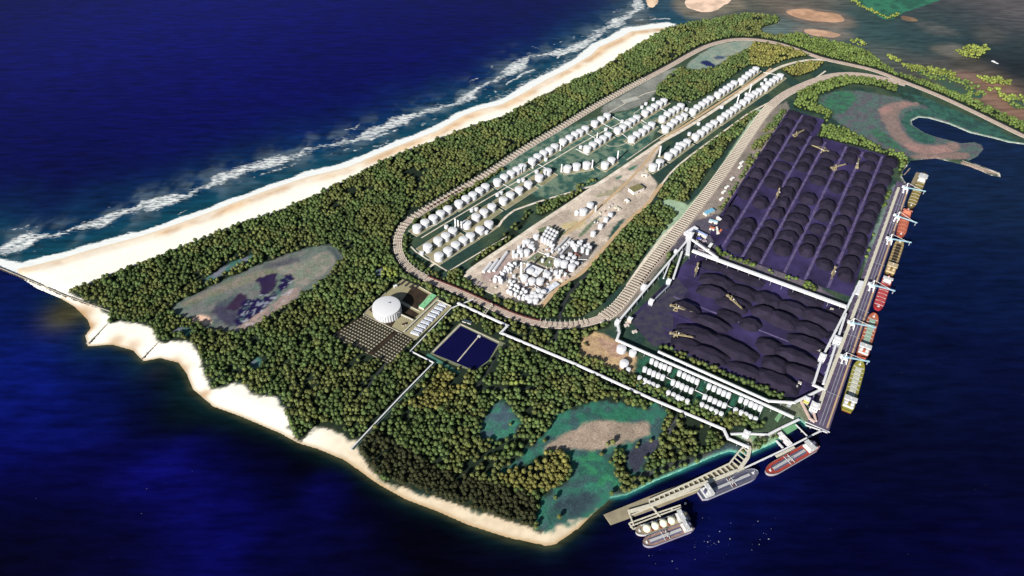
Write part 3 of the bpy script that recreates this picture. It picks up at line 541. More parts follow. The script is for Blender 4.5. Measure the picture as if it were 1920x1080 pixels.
for k, (p, wd_, mt) in enumerate([([(790, 446), (870, 398), (1000, 322), (1100, 262), (1180, 222)], 4, roadm), ([(770, 462), (783, 475), (838, 508)], 4, roadm), ([(783, 474), (850, 432), (960, 366), (1042, 320)], 3, concrete), ([(842, 508), (905, 470), (950, 444)], 4, roadm), ([(1118, 262), (1150, 278), (1190, 262)], 3, concrete), ([(1175, 300), (1240, 255), (1290, 225)], 3, roadm), ([(1140, 212), (1200, 178), (1238, 168), (1295, 192)], 3, roadm),
  ([(1200, 205), (1185, 215), (1215, 240)], 3, concrete), ([(873, 522), (900, 541), (960, 566), (1000, 573)], 3, roadm), ([(1030, 452), (1100, 410), (1150, 365)], 4, padm)]):
    ribbon('road', chaikin(gp(p), 1, False), wd_, mt, .18, f'{ORD[k]} thin pale service strip inside the rail loop')
pinkg = M('pinkish_gravel', (172, 152, 146), .9, .15, .06, .1, 0, (140, 122, 116)); brg = M('plant_brown', (120, 100, 88), .9, .2, .05, .1, 0, (96, 86, 80)); greyp = M('plant_grey', (104, 100, 98), .9, .2, .05, .1, 0, (84, 84, 84)); grn = M('plant_grass', (96, 112, 84), .9, .2, .05, .1, 0, (124, 118, 92))
for k, (p, mt, lb) in enumerate([([(960, 450), (1150, 270), (1420, 320), (1300, 475), (1130, 610), (960, 545)], greyp, 'dark grey pad under the tall vessels'), ([(630, 630), (760, 560), (945, 610), (900, 720), (800, 770), (700, 740)], brg, 'brown pad under the ring of tanks'), ([(640, 500), (800, 395), (975, 465), (950, 560), (860, 530), (745, 475)], grn, 'grassy pad above the flat hall'),
  ([(465, 770), (580, 690), (720, 765), (800, 930), (690, 930), (600, 880)], pinkg, 'pink gravel pad under the lowest cluster'), ([(225, 610), (500, 370), (545, 480), (380, 720), (260, 690)], pinkg, 'pink gravel pad around the vaulted sheds'), ([(800, 160), (920, 120), (1090, 190), (900, 350)], grn, 'grassy pad under the dense silo block')]):
    sheet('paved_pad', gp(q(Z8, *p)), mt, h=.19+.012*k, label=lb)
# breakwater and groynes
def rockwall(px, wd, label, name='breakwater'):
    ln = gp(px, 1); t_ = thing(name, label, 'breakwater', (*ln[0], 0)); m = MB(); ox, oy = ln[0]
    for (x0, y0), (x1, y1) in zip(ln, ln[1:]):
        L_ = math.hypot(x1-x0, y1-y0); n_ = max(1, int(L_/2.2))
        for i in range(n_):
            f = (i+.5)/n_
            for k in range(max(2, int(wd/3))):
                s_ = random.uniform(2.2, 4); m.box(x0+(x1-x0)*f-ox+random.uniform(-wd, wd)/2, y0+(y1-y0)*f-oy+random.uniform(-wd, wd)/2, -1, s_, s_, random.uniform(2.5, 4.8), random.random()*3, 0, .6)
    m.build('rock_armour', M('rock', (112, 100, 92), .9, .3, .3, .1, 0, (60, 52, 50)), t_)
    m = MB()
    for (x0, y0), (x1, y1) in zip(ln, ln[1:]): m.bar((x0-ox, y0-oy, 3.2), (x1-ox, y1-oy, 3.2), wd*.35, 1.2)
    m.build('crest', concrete, t_)
    EXL.append((ln, wd))
rockwall([(-60, 478), (0, 503), (65, 530), (120, 554), (207, 585)], 7, 'long rock breakwater running off the left edge of the island')
rockwall([(167, 644), (202, 608)], 5, 'short dark rock groyne by the first sandy bay', 'groyne')
rockwall([(268, 672), (300, 640)], 5, 'short dark rock groyne between the second and third bays', 'groyne')
rockwall([(1700, 340), (1690, 325), (1705, 306)], 3, 'short white breakwater above the quay', 'breakwater') if False else None
rockwall([(1706, 316), (1695, 328)], 3, 'short pale mole beside the coal yard trees', 'mole')
rockwall([(1804, 302), (1875, 328)], 5, 'narrow rock mole at the tip of the lagoon', 'mole')
# ------------------------------------------------------------------ coal yards
SY = [W(1792, -398), W(1792, 92), W(1356, 95), W(1356, -330), W(1395, -452), W(1640, -412)]
NY = [W(2868, -389), W(2860, -240), W(2715, -236), W(2713, 66), W(2250, 78), W(1838, 88), W(1835, -330), W(1900, -385), W(2050, -391)]
sheet('coal_yard', SY, coalfloor, h=.25, label='dark purple coal dust floor of the near coal yard')
sheet('yard_scrape', gp([(1268, 520), (1290, 545), (1262, 590), (1262, 640), (1225, 650), (1183, 603), (1215, 570)]), M('scraped_ground', (66, 66, 72), .95, .25, .05, .1, 0, (48, 42, 72)), h=.32, label='grey green scraped ground at the left of near coal yard')
sheet('coal_yard', NY, coalfloor, h=.25, label='dark purple coal dust floor of the far coal yard')
for p, m_, lb in ((q(Y4, (385, 395), (500, 430), (490, 470), (370, 440)), dsteel, 'dark drained basin at the foot of the far coal yard'),):
    pass
berms = [-327, -255, -194, -117, -53, 17]
tops = [2850, 2700, 2690, 2700, 2690, 2700]
for k, (v, t_) in enumerate(zip(berms, tops)):
    ribbon('rail_berm', [W(1842, v), W(t_, v)], 8, berm, .8, f'{ORD[k]} pale machine track from the left in the far coal yard', ex=False)
srows = [1722, 1660, 1556, 1484, 1420]
for k, u in enumerate(srows):
    ribbon('rail_berm', [W(u, -395+10*k), W(u, 60)], 4, coalfloor if k != 2 else berm, .9, f'{ORD[k]} pale machine track below the white gallery in the near coal yard', ex=False)
def heap_mesh(seed, L_, Wd, Hh):   # local x along the lane
    rr = random.Random(seed); nr, na = 9, 28; vs = [(0, 0, Hh)]; ph = [rr.uniform(0, 6.28) for _ in range(4)]
    flat = rr.uniform(.38, .55)
    for i in range(1, nr+1):
        f = i/nr
        for j in range(na):
            a_ = 6.28318*j/na; k = 1+.07*math.sin(2*a_+ph[0])+.05*math.sin(3*a_+ph[1])+.03*math.sin(7*a_+ph[2])
            z = Hh*min(1, (1-f)/(1-flat))
            z += (rr.random()-.5)*.9*(f < .95)
            vs.append((L_/2*f*k*math.cos(a_)/max(.75, (abs(math.cos(a_))**3+abs(math.sin(a_))**3)**(1/3)), Wd/2*f*k*math.sin(a_)/max(.75, (abs(math.cos(a_))**3+abs(math.sin(a_))**3)**(1/3)), max(z, 0) if i < nr else -.4))
    fs_ = [(0, 1+j, 1+(j+1) % na) for j in range(na)]
    for i in range(nr-1): fs_ += [(1+i*na+j, 1+(i+1)*na+j, 1+(i+1)*na+(j+1) % na, 1+i*na+(j+1) % na) for j in range(na)]
    m = MB(); m.add(vs, fs_); return m.mesh('coal_heap', coalm)
hm = [heap_mesh(s_, 80, 64, 19) for s_ in range(6)]; hs = [heap_mesh(20+s_, 130, 64, 20) for s_ in range(6)]
lanes = [(-389, -331), (-323, -259), (-251, -198), (-190, -121), (-113, -57), (-49, 13), (21, 80)]
lt = [2858, 2845, 2700, 2700, 2700, 2700, 2700]; lb_ = [1905, 1850, 1850, 1855, 1850, 1870, 1870]
for k, ((v0, v1), ut, ub) in enumerate(zip(lanes, lt, lb_)):
    u = ut-28; i = 0; rr = random.Random(40+k)
    while u > ub+20:
        if not (rr.random() < .1):
            x, y = W(u, (v0+v1)/2+rr.uniform(-1, 1)); o = obj('coal_heap', hm[rr.randrange(6)], None, (x, y, GL+.2), YAW)
            o.rotation_euler.z += rr.uniform(-.12, .12); o.scale = (rr.uniform(.72, 1.1), (v1-v0)/65*rr.uniform(.86, 1.04), rr.uniform(.5, .98))
            tag(o, f'{ORD[i]} coal heap from the top in {ORD[k]} lane from left, far yard', 'coal heap', 'coal heaps of the far yard'); i += 1
        u -= rr.uniform(52, 84)
sr = [(1752, -372, 70, 44, .45), (1692, -330, 60, 52, .8), (1628, -325, 55, 56, .95), (1572, -250, 40, 44, .7), (1515, -365, 50, 54, .9), (1452, -300, 55, 56, .95), (1392, -315, 30, 52, .8)]
for k, (u, v0, v1, wd, hf) in enumerate(sr):
    v = v0+45; i = 0; rr = random.Random(180+k)
    while v < v1:
        ls = rr.uniform(.5, 1.15)
        if rr.random() > .1:
            x, y = W(u+rr.uniform(-9, 9), v); o = obj('coal_heap', hs[rr.randrange(6)], None, (x, y, GL+.2), YAW-R(90)+rr.uniform(-.09, .09))
            o.scale = (ls, wd/56*rr.uniform(.8, 1.2), hf*rr.uniform(.6, 1.05))
            tag(o, f'{ORD[i]} long coal heap from left in {ORD[k]} row below the white gallery', 'coal heap', 'coal heaps of the near yard'); i += 1
        v += ls*rr.uniform(88, 120)
# small low mounds, plus a dark basin
# quay
quay = [W(2556, 95), W(2556, 143), W(1296, 148), W(1300, 95)]
m = MB(); m.poly(quay, -2, GL+.7); struct(m.build('quay', quaym), 'purple grey quay deck along the coal berths'); exc(quay)
ribbon('road', [W(2540, 138), W(1310, 142)], 4, orangeroad, .9, 'rusty brown crane rail strip along the quay edge', ex=False)
for v in (122, 130): ribbon('road', [W(2540, v), W(1310, v+1)], 1.6, steel, .85, 'crane rail on the quay deck', ex=False)
m = MB(); xy = W(1300, 120); m.box(xy[0], xy[1], GL+.7, 2.5, 62, 1.2, YAW); struct(m.build('quay_kerb', white), 'white end kerb of the quay')
for k, u in enumerate(range(1430, 2500, 122)):
    m = MB(); xy = W(u, 127); m.box(*xy, GL+.75, 1.5, 40, .3, YAW); struct(m.build('quay_joint', steel), 'pale joint across the quay deck')
# ------------------------------------------------------------------ elevated conveyors
def conveyor(px, z, wd, label, mat=white, hh=4.0, step=34, name='conveyor_gallery', cat='conveyor', w_=None, legs=True, group=None, notr=True):
    ln = w_ or gp(px, z+hh/2); ox, oy = ln[0]; t_ = thing(name, label, cat, (ox, oy, GL), 0, group)
    m = MB(); m2 = MB(); zz = [z]*len(ln)
    for (x0, y0), (x1, y1) in zip(ln, ln[1:]):
        L_ = math.hypot(x1-x0, y1-y0); ex = .5*wd/L_ if len(ln) > 2 else 0
        m.bar((x0-ox-(x1-x0)*ex*0, y0-oy, z+hh/2-GL), (x1-ox+(x1-x0)*ex, y1-oy+(y1-y0)*ex, z+hh/2-GL), wd, hh)
        m2.bar((x0-ox, y0-oy, z+hh-GL+.25), (x1-ox, y1-oy, z+hh-GL+.25), wd*.55, .5)
    m.build('gallery', mat, t_); m2.build('roof_ridge', mat, t_)
    if legs and z > 5:
        cnt = 0
        for (x0, y0), (x1, y1) in zip(ln, ln[1:]):
            L_ = math.hypot(x1-x0, y1-y0); n_ = max(1, int(L_/step)); tx, ty = (x1-x0)/L_, (y1-y0)/L_
            for i in range(n_):
                if cnt > 60: break
                f = (i+.5)/n_; px_, py_ = x0+(x1-x0)*f-ox, y0+(y1-y0)*f-oy; l = MB()
                for s_ in (-1, 1): l.bar((px_-ty*s_*wd*.75, py_+tx*s_*wd*.75, -.5), (px_-ty*s_*wd*.35, py_+tx*s_*wd*.35, z-GL), .9)
                l.bar((px_-ty*wd*.6, py_+tx*wd*.6, (z-GL)*.5), (px_+ty*wd*.6, py_-tx*wd*.6, (z-GL)*.5), .6)
                l.build('trestle', steel, t_); cnt += 1
    if notr: EXL.append(([(a, b_) for a, b_ in ln], wd/2+8))
    return t_
def tower(px, py, z, s_, label, mat=white, rz=YAW):
    x, y = G(px, py, z/2+GL); t_ = thing('transfer_tower', label, 'tower', (x, y, GL), rz)
    m = MB(); m.box(0, 0, -.5, s_*.9, s_*.9, z*.4, 0); m.build('base_frame', steel, t_)
    m = MB(); m.box(0, 0, z*.4-.5, s_, s_*.95, z*.6, 0); ho_ = m.build('housing', mat, t_)
    m = MB(); m.box(0, 0, z-.5, s_*1.08, s_*1.05, .6, 0); m.box(s_*.15, 0, z+.1, s_*.4, s_*.5, 2, 0); m.build('roof', white, t_)
    for i in (-1, 0, 1):
        w2 = MB(); w2.box(-s_/2-.05, i*s_*.28, z*.6, .3, s_*.14, z*.15); w2.build('window', dsteel, ho_)
    exc([(x+a*s_, y+b_*s_) for a, b_ in ((-1, -1), (1, -1), (1, 1), (-1, 1))]); return t_
conveyor([(1298, 470), (1588, 576)], 16, 12, 'thick white conveyor gallery dividing the two coal yards', hh=5)
conveyor([(1292, 447), (1156, 607)], 18, 6, 'long white conveyor along the rail yard to the left corner tower')
conveyor([(1158, 606), (1161, 624), (1157, 636)], 16, 7, 'short white conveyor bend at the left corner tower')
conveyor([(1155, 637), (1460, 770), (1486, 782)], 14, 6.5, 'long white gallery between south tanks and hedge')
conveyor([(1234, 659), (1441, 752), (1489, 755), (1538, 731)], 14, 6, 'long white gallery between hedge and near coal yard')
conveyor([(1293, 444), (1289, 478)], 24, 12, 'steep short white conveyor under the main tower', step=15)
conveyor([(1279, 472), (1262, 523)], 14, 6, 'short white conveyor left of the near coal yard corner')
conveyor([(1255, 535), (1223, 566)], 12, 4, 'thin grey conveyor between two corner towers of near yard', mat=steel)
conveyor([(1297, 449), (1346, 484)], 24, 7, 'white conveyor from main tower down to the thick gallery')
conveyor([(1256, 492), (1244, 522)], 14, 4, 'thin white branch conveyor beside the rail yard')
conveyor([(1685, 352), (1611, 560), (1546, 732), (1535, 764)], 15, 9, 'long cream conveyor gallery down the whole quay', mat=cream, hh=5)
conveyor([(1612, 527), (1588, 578), (1541, 672), (1525, 722), (1546, 731)], 17, 6, 'white gallery down the right side of near coal yard')
conveyor([(1586, 588), (1569, 640), (1544, 719)], 17, 6, 'white gallery between yard side gallery and cream gallery')
conveyor([(1617, 528), (1607, 552)], 18, 10, 'short thick white gallery right of the far yard corner')
conveyor([(858, 568), (952, 611), (939, 624), (1080, 683), (1220, 747), (1357, 805), (1365, 822), (1402, 838)], 10, 7, 'very long white pipe gallery across the southern woods', hh=3, name='pipe_gallery', cat='pipe gallery', step=60)
conveyor([(888, 561), (846, 578), (770, 658)], 6, 3.2, 'thin white pipeway along the right side of the gas terminal', hh=2, name='pipe_gallery', cat='pipe gallery')
conveyor([(770, 658), (813, 680), (754, 740), (658, 842)], 7, 3.6, 'thin white pipeway running to the southern beach', hh=2, name='pipe_gallery', cat='pipe gallery')
conveyor([(1370, 814), (1398, 813), (1440, 815), (1463, 803), (1497, 787)], 5, 6, 'white pipe gallery behind the dock basin', hh=2, name='pipe_gallery', cat='pipe gallery')
tower(1293, 445, 34, 20, 'tall white main transfer tower at the coal yard corner'); tower(1254, 529, 18, 14, 'white transfer tower left of near yard, upper one')
tower(1221, 567, 18, 14, 'white transfer tower left of near yard, lower one'); tower(1158, 606, 20, 14, 'white transfer tower at the lower left conveyor corner')
tower(1207, 540, 20, 15, 'white tower with blue side midway along the rail yard conveyor'); tower(1181, 600, 14, 13, 'pink white tower by the near yard corner', M('pinkish', (210, 180, 170)))
tower(1569, 640, 24, 20, 'big white tower between the quay galleries'); tower(1541, 672, 24, 17, 'white tower on the near yard side gallery')
tower(1526, 765, 26, 20, 'tall white tower at the foot of the quay galleries'); tower(1512, 752, 20, 14, 'yellow tower at the foot of the quay', M('yellow_clad', (190, 182, 96)))
tower(1480, 758, 12, 10, 'grey low tower below the near coal yard', steel)
tower(1267, 472, 12, 10, 'white low tower beside the rail yard conveyor start'); tower(1399, 815, 16, 16, 'white building at the bend of the pipe galleries')
conveyor([(1500, 748), (1518, 784), (1526, 790)], 8, 6, 'pinkish conveyor running down to the quay end', mat=M('pinkish2', (200, 175, 165)))
conveyor([(1522, 760), (1530, 790)], 8, 5, 'second pinkish conveyor running down to the quay end', mat=M('pinkish3', (205, 180, 170)))
# ------------------------------------------------------------------ gantries over the tracks
m = MB()
for s_ in (-1, 1): m.box(0, s_*15, 0, 1, 1, 7.5)
m.box(0, 0, 7.5, 1.2, 32, 1); gme = m.mesh('portal_frame', cream)
def frames(line, step, lab, grp, s0=0, s1=1e9, sy=1.0, off=0):
    acc_ = 0; nxt = s0; c = 0
    for (x0, y0), (x1, y1) in zip(line, line[1:]):
        L_ = math.hypot(x1-x0, y1-y0)
        while nxt < acc_+L_ and nxt < s1:
            f = (nxt-acc_)/L_; o = obj('portal_frame', gme, None, (x0+(x1-x0)*f, y0+(y1-y0)*f, GL+.4), math.atan2(y1-y0, x1-x0)); o.scale = (1, sy, 1)
            c += 1; tag(o, words(c)+' '+lab, 'portal frame', grp); nxt += step
        acc_ += L_
def plen(l): return sum(math.hypot(b_[0]-a_[0], b_[1]-a_[1]) for a_, b_ in zip(l, l[1:]))
def cut(line, A, B):               # part of a line between its points nearest to A and B
    ia = min(range(len(line)), key=lambda i: (line[i][0]-A[0])**2+(line[i][1]-A[1])**2); ib = min(range(len(line)), key=lambda i: (line[i][0]-B[0])**2+(line[i][1]-B[1])**2)
    return line[min(ia, ib):max(ia, ib)+1]
frames(cut(R2, G(1130, 597), G(1440, 204)), 12, 'cream portal frame from the lower end over the coal rail yard', 'portal frames over the rail yard', sy=1.15)
frames(cut(R1, G(1205, 151), G(762, 417)), 17, 'cream portal frame from the top over the upper rail loop', 'portal frames over the upper loop', sy=.8)
frames(cut(R1, G(757, 425), G(800, 522)), 17, 'cream portal frame from the top over the left loop end', 'portal frames over the loop end', sy=.9)
frames(cut(R1, G(1010, 607), G(1100, 606)), 15, 'cream portal frame from the left over the bottom loop bend', 'portal frames over the loop bottom', sy=.9)
# ------------------------------------------------------------------ wagons
def wagon():
    t_ = thing('rail_wagon', '', 'wagon', (0, 0, 0)); m = MB()
    m.box(0, 0, 1.3, 12.5, 3, .4); m.build('frame', dsteel, t_)
    m = MB(); m.add([(-6, -1.2, 1.6), (6, -1.2, 1.6), (6, 1.2, 1.6), (-6, 1.2, 1.6), (-6.2, -1.7, 4.2), (6.2, -1.7, 4.2), (6.2, 1.7, 4.2), (-6.2, 1.7, 4.2)], [(0, 1, 5, 4), (1, 2, 6, 5), (2, 3, 7, 6), (3, 0, 4, 7)]); m.build('hopper', rust, t_)
    m = MB(); m.add([(-6, -1.6, 3.8), (6, -1.6, 3.8), (6, 1.6, 3.8), (-6, 1.6, 3.8), (-4, 0, 4.8), (4, 0, 4.8)], [(0, 1, 5, 4), (1, 2, 5), (2, 3, 4, 5), (3, 0, 4)]); m.build('coal_load', coalm, t_)
    for x in (-4.5, 4.5): m = MB(); m.box(x, 0, .3, 2.6, 2.4, 1); m.build('bogie', dsteel, t_)
    return t_
wg = wagon(); first = True
def train(line, off, n_, s0, lab, grp):
    global first
    ln = offs(line, off); acc_ = 0; nxt = s0; c = 0
    for (x0, y0), (x1, y1) in zip(ln, ln[1:]):
        L_ = math.hypot(x1-x0, y1-y0)
        while nxt < acc_+L_ and c < n_:
            f = (nxt-acc_)/L_; loc = (x0+(x1-x0)*f, y0+(y1-y0)*f, GL+.9); rz = math.atan2(y1-y0, x1-x0)
            lb2 = words(c+1)+' '+lab
            if first: wg.location = loc; wg.rotation_euler = (0, 0, rz); wg['label'] = lb2; wg['group'] = grp; first = False
            else: dup(wg, loc, rz, lb2, grp)
            nxt += 14.5; c += 1
        acc_ += L_
train(cut(R1, G(860, 350), G(795, 400)), 3, 12, 5, 'rusty hopper wagon in the short train at the upper left of loop', 'wagons on the upper loop')
train(cut(R1, G(800, 522), G(1010, 607)), 9, 30, 5, 'rusty coal wagon in the long train below the plant', 'wagons on the lower loop')
train(cut(R2, G(1180, 548), G(1300, 396)), -14, 16, 40, 'rusty coal wagon in the rail yard beside the coal', 'wagons in the rail yard')
# ------------------------------------------------------------------ tanks
_tc = {}
def tank_meshes(r, h, dome):
    k = (r, h, dome)
    if k in _tc: return _tc[k]
    a_ = MB(); a_.lathe([(r, -.5), (r, h*.97), (r*1.02, h*.97), (r*1.02, h)], 24)
    b_ = MB()
    if dome == 'sphere': b_.lathe([(r*math.cos(t_), h+r*.95*math.sin(t_)) for t_ in [0, .3, .6, .9, 1.2, 1.5]], 24)
    else: b_.lathe([(r*1.01, h), (r*.97, h+.25), (r*.72, h+r*.07), (r*.4, h+r*.12), (r*.06, h+r*.15)], 24)
    b_.cyl(0, 0, h+r*.14, r*.05+.2, .9, 8)
    c = MB(); n_ = 9
    for i in range(n_):
        t0, t1 = 4.0+i*.14, 4.0+(i+1)*.14; z0, z1 = h*i/n_, h*(i+1)/n_; q_ = r+.5
        c.bar((q_*math.cos(t0), q_*math.sin(t0), z0), (q_*math.cos(t1), q_*math.sin(t1), z1), .9, .35)
    _tc[k] = (a_.mesh('shell', shell_w, False), b_.mesh('roof', roof_w, False), c.mesh('stair', steel)); return _tc[k]
def tank(x, y, r, h, label, group=None, dome='cone', parts=True, name='storage_tank'):
    ms = tank_meshes(r, h, dome); t_ = thing(name, label, 'tank', (x, y, GL+.3), random.random()*6, group)
    obj('shell', ms[0], t_); obj('roof', ms[1], t_)
    if parts: obj('stair', ms[2], t_)
    return t_
def trow(Z_, pts, r, h, desc, pad=True, grp=None, padw=None, dome='cone', name='storage_tank'):
    w_ = sorted(gp(zm(*Z_, pts), GL+h/2), key=lambda p: p[0])
    for i, (x, y) in enumerate(w_):
        lab = f'{ORD[i]} white tank from left, {desc}' if len(w_) > 1 else f'white tank {desc}'
        tank(x, y, r, h, lab, grp or 'white tanks in '+desc, dome, r > 6, name)
    if pad and len(w_) > 1:
        (x0, y0), (x1, y1) = w_[0], w_[-1]; L_ = math.hypot(x1-x0, y1-y0); tx, ty = (x1-x0)/L_, (y1-y0)/L_; pw = padw or r+7
        ext = r+6; P_ = [(x0-tx*ext-ty*pw, y0-ty*ext+tx*pw), (x1+tx*ext-ty*pw, y1+ty*ext+tx*pw), (x1+tx*ext+ty*pw, y1+ty*ext-tx*pw), (x0-tx*ext+ty*pw, y0-ty*ext-tx*pw)]
        sheet('paved_pad', P_, padm, h=.22, label='beige pad under '+desc)
        m = MB(); ox, oy = P_[0]
        for a_, b_ in zip(P_, P_[1:]+P_[:1]): m.bar((a_[0]-ox, a_[1]-oy, .6), (b_[0]-ox, b_[1]-oy, .6), 1.1, 1.8)
        o = m.build('bund_wall', concrete); o.location = (ox, oy, GL); tag(o, 'low pale bund wall round '+desc, 'wall')
r1a = [(175, 785), (237, 745), (300, 710), (358, 675), (414, 640)]; r1b = [(500, 595), (555, 558), (608, 530), (660, 495), (706, 465)]; r1c = [(800, 425), (852, 390), (905, 360), (950, 333), (995, 308)]; r1d = [(1070, 262), (1112, 230), (1158, 202), (1203, 180), (1245, 152)]
TR, TH = 15.4, 19.0
for p, d in ((r1a, 'lowest block of the row beside the rail loop'), (r1b, 'second block of the row beside the rail loop'), (r1c, 'third block of the row beside the rail loop'), (r1d, 'fourth block of the row beside the rail loop')): trow(Z5, p, TR, TH, d)
trow(Z6, [(300, 632), (365, 595), (420, 560), (470, 535), (525, 500)], TR, TH, 'fifth block of the row beside the rail loop')
trow(Z6, [(620, 445), (685, 405), (745, 370)], 15, TH, 'topmost block of the row beside the rail loop')
trow(Z5, [(258, 935), (338, 885), (398, 850), (452, 810)], TR, TH, 'lowest block of the middle row', padw=34)
trow(Z5, [(562, 755), (633, 700), (695, 665), (757, 622)], TR, TH, 'second block of the middle row', padw=34)
trow(Z5, [(845, 570), (900, 530), (968, 490), (1040, 445)], TR, TH, 'third block of the middle row', padw=34)
trow(Z5, [(1125, 390), (1190, 345)], TR, TH, 'topmost block of the middle row', padw=34)
trow(Z5, [(345, 1005), (415, 965), (475, 920), (535, 880), (590, 850)], TR, TH, 'lowest block of the inner row')
trow(Z5, [(663, 800), (733, 755)], TR, TH, 'upper block of the inner row')
trow(Z6, [(345, 900), (438, 880), (540, 865)], TR, TH, 'the lone pad of three between two chimneys')
trow(Z6, [(725, 865), (790, 820)], 15, TH, 'the pad of two beside the straight road')
trow(Z6, [(545, 700), (600, 665), (655, 630), (705, 600), (755, 565)], TR, TH, 'inner block next to the topmost rail side block')
trow(Z6, [(852, 515), (905, 485), (955, 450), (1000, 420), (1045, 390)], TR, TH, 'centre block of the tank field')
trow(Z6, [(995, 600), (1045, 560), (1100, 530), (1145, 495), (1195, 460)], TR, TH, 'lower block of the centre field')
trow(Z6, [(1130, 340), (1180, 305), (1225, 275), (1275, 245), (1320, 220)], TR, TH, 'upper block below the lagoon wood')
trow(Z6, [(1305, 395), (1355, 355), (1400, 325), (1445, 300), (1490, 270)], TR, TH, 'second block below the lagoon wood')
trow(Z6, [(1340, 500), (1385, 465), (1425, 430), (1475, 395), (1525, 370)], TR, TH, 'the block left of the straight road')
trow(Z7, [(510, 770), (550, 735), (595, 705), (635, 678), (675, 650)], TR, TH, 'lowest block above the straight road')
trow(Z7, [(748, 610), (790, 580), (830, 553), (868, 528), (905, 500)], TR, TH, 'middle block above the straight road')
trow(Z7, [(975, 475), (1010, 445), (1045, 415), (1080, 390), (1115, 365)], TR, TH, 'farthest block above the straight road')
trow(Z7, [(535, 1015), (585, 980), (630, 945), (668, 915), (712, 885)], TR, TH, 'second block below the straight road', padw=24)
trow(Z7, [(775, 845), (820, 810), (860, 785), (900, 755), (938, 725)], TR, TH, 'third block below the straight road', padw=24)
trow(Z7, [(992, 685), (1035, 655), (1070, 625), (1108, 600), (1148, 575)], TR, TH, 'fourth block below the straight road', padw=24)
trow(Z7, [(1205, 540), (1240, 505), (1275, 480), (1310, 455), (1350, 430)], TR, TH, 'farthest block below the straight road', padw=24)
trow(Z6, [(1365, 775), (1420, 735), (1465, 700), (1510, 665), (1555, 635)], TR, TH, 'nearest block of five below the straight road', padw=24)
trow(Z6, [(1210, 885), (1280, 840)], TR, TH, 'the pair nearest the warehouse road', padw=20)
small = [(Z5, [(402, 770), (600, 640), (635, 632), (800, 520), (828, 505), (968, 412), (1000, 405), (1105, 340), (1178, 245), (715, 812), (212, 975)], 7, 9, 'small ones among the left tank rows'),
 (Z6, [(480, 680), (735, 500), (900, 420), (1100, 275), (1140, 240), (1215, 195), (1310, 470), (1550, 300), (1580, 545), (1460, 650)], 7, 9, 'small ones among the centre blocks'),
 (Z7, [(450, 745), (475, 985), (565, 885), (790, 725), (1210, 460), (1175, 500), (1025, 600)], 7, 9, 'small ones along the straight road'),
 (Y1, [(353, 312)], 13.5, 12, 'the largest on the sandy yard'), (Y1, [(442, 342)], 10.5, 11, 'right of the largest on the sandy yard'), (Y1, [(375, 425)], 12.5, 12, 'at the lower edge of the sandy yard'), (Y1, [(408, 472)], 6.5, 9, 'smallest at the lower corner of the sandy yard')]
for Z_, p, r, h, d in small: trow(Z_, p, r, h, d, False)
S5 = [('lowest left block', [[(590, 405), (625, 425), (660, 440), (692, 452), (728, 468)], [(535, 470), (572, 487), (605, 503), (640, 518), (675, 532)], [(495, 540), (535, 560), (565, 578), (598, 592), (635, 608)]]),
 ('second block', [[(805, 500), (842, 518), (875, 535), (908, 550), (943, 565)], [(755, 570), (793, 585), (825, 602), (860, 618), (897, 635)], [(718, 655), (757, 672), (793, 690), (825, 705), (865, 722)]]),
 ('third block', [[(1035, 602), (1075, 618), (1115, 637), (1150, 655), (1187, 670)], [(1003, 685), (1043, 702), (1080, 720), (1117, 737), (1155, 752)], [(978, 748), (1015, 768), (1053, 785), (1088, 803), (1128, 820)]]),
 ('last block', [[(1283, 705), (1325, 722), (1362, 740), (1397, 757), (1435, 772)], [(1240, 790), (1283, 810), (1320, 825), (1355, 843), (1395, 860)]])]
for bn, rows in S5:
    for rn, p in zip(('top', 'middle', 'bottom'), rows): trow(Y1, p, 6.0, 14, f'{rn} row of {bn}, small southern tanks', False, name='silo_tank')
    P_ = gp(zm(*Y1, [(rows[0][0][0]-35, rows[0][0][1]), (rows[0][-1][0]+30, rows[0][-1][1]+10), (rows[-1][-1][0]+40, rows[-1][-1][1]+20), (rows[-1][0][0]-25, rows[-1][0][1]+10)]))
    sheet('tank_yard', P_, M('dark_turf', (42, 66, 44), .95, .2, .06, .1, 0, (34, 52, 42)), h=.15, label='dark green yard of the '+bn+' of small southern tanks')
# chimneys
def chimney(Z_, bx, by, r, h, label):
    x, y = G(*zm(*Z_, [(bx, by)])[0], GL); t_ = thing('chimney', label, 'chimney', (x, y, GL))
    m = MB(); m.lathe([(r*1.15, -.3), (r, h*.4), (r*.85, h)], 12); m.build('stack', white, t_, True)
    m = MB(); m.lathe([(r*1.1, h*.8), (r*1.3, h*.8), (r*1.3, h*.83), (r*.9, h*.83)], 12); m.build('platform', steel, t_)
    m = MB(); m.cyl(0, 0, -.3, r*2, 1.5, 8); m.build('footing', concrete, t_)
for k, (Z_, bx, by, r, h) in enumerate([(Z5, 475, 770, 3, 36), (Z5, 497, 783, 3, 36), (Z5, 523, 790, 3, 34), (Z5, 985, 350, 2.6, 28), (Z5, 1075, 312, 2.6, 26), (Z5, 1290, 175, 2.6, 28), (Z5, 1170, 385, 2.6, 26)]):
    chimney(Z_, bx, by, r, h, f'{ORD[k]} slim white chimney from the left among the left tank rows')
chimney(Z6, 285, 930, 2.8, 34, 'white chimney at the left end of the lone pad'); chimney(Z6, 595, 890, 2.8, 36, 'white chimney at the right end of the lone pad'); chimney(Z6, 850, 815, 2.8, 44, 'tall white chimney beside the pad of two')
chimney(Z6, 1275, 775, 3.2, 46, 'tall white chimney below the straight road'); chimney(Z6, 1265, 910, 3, 30, 'white chimney beside the pair near the warehouse road')
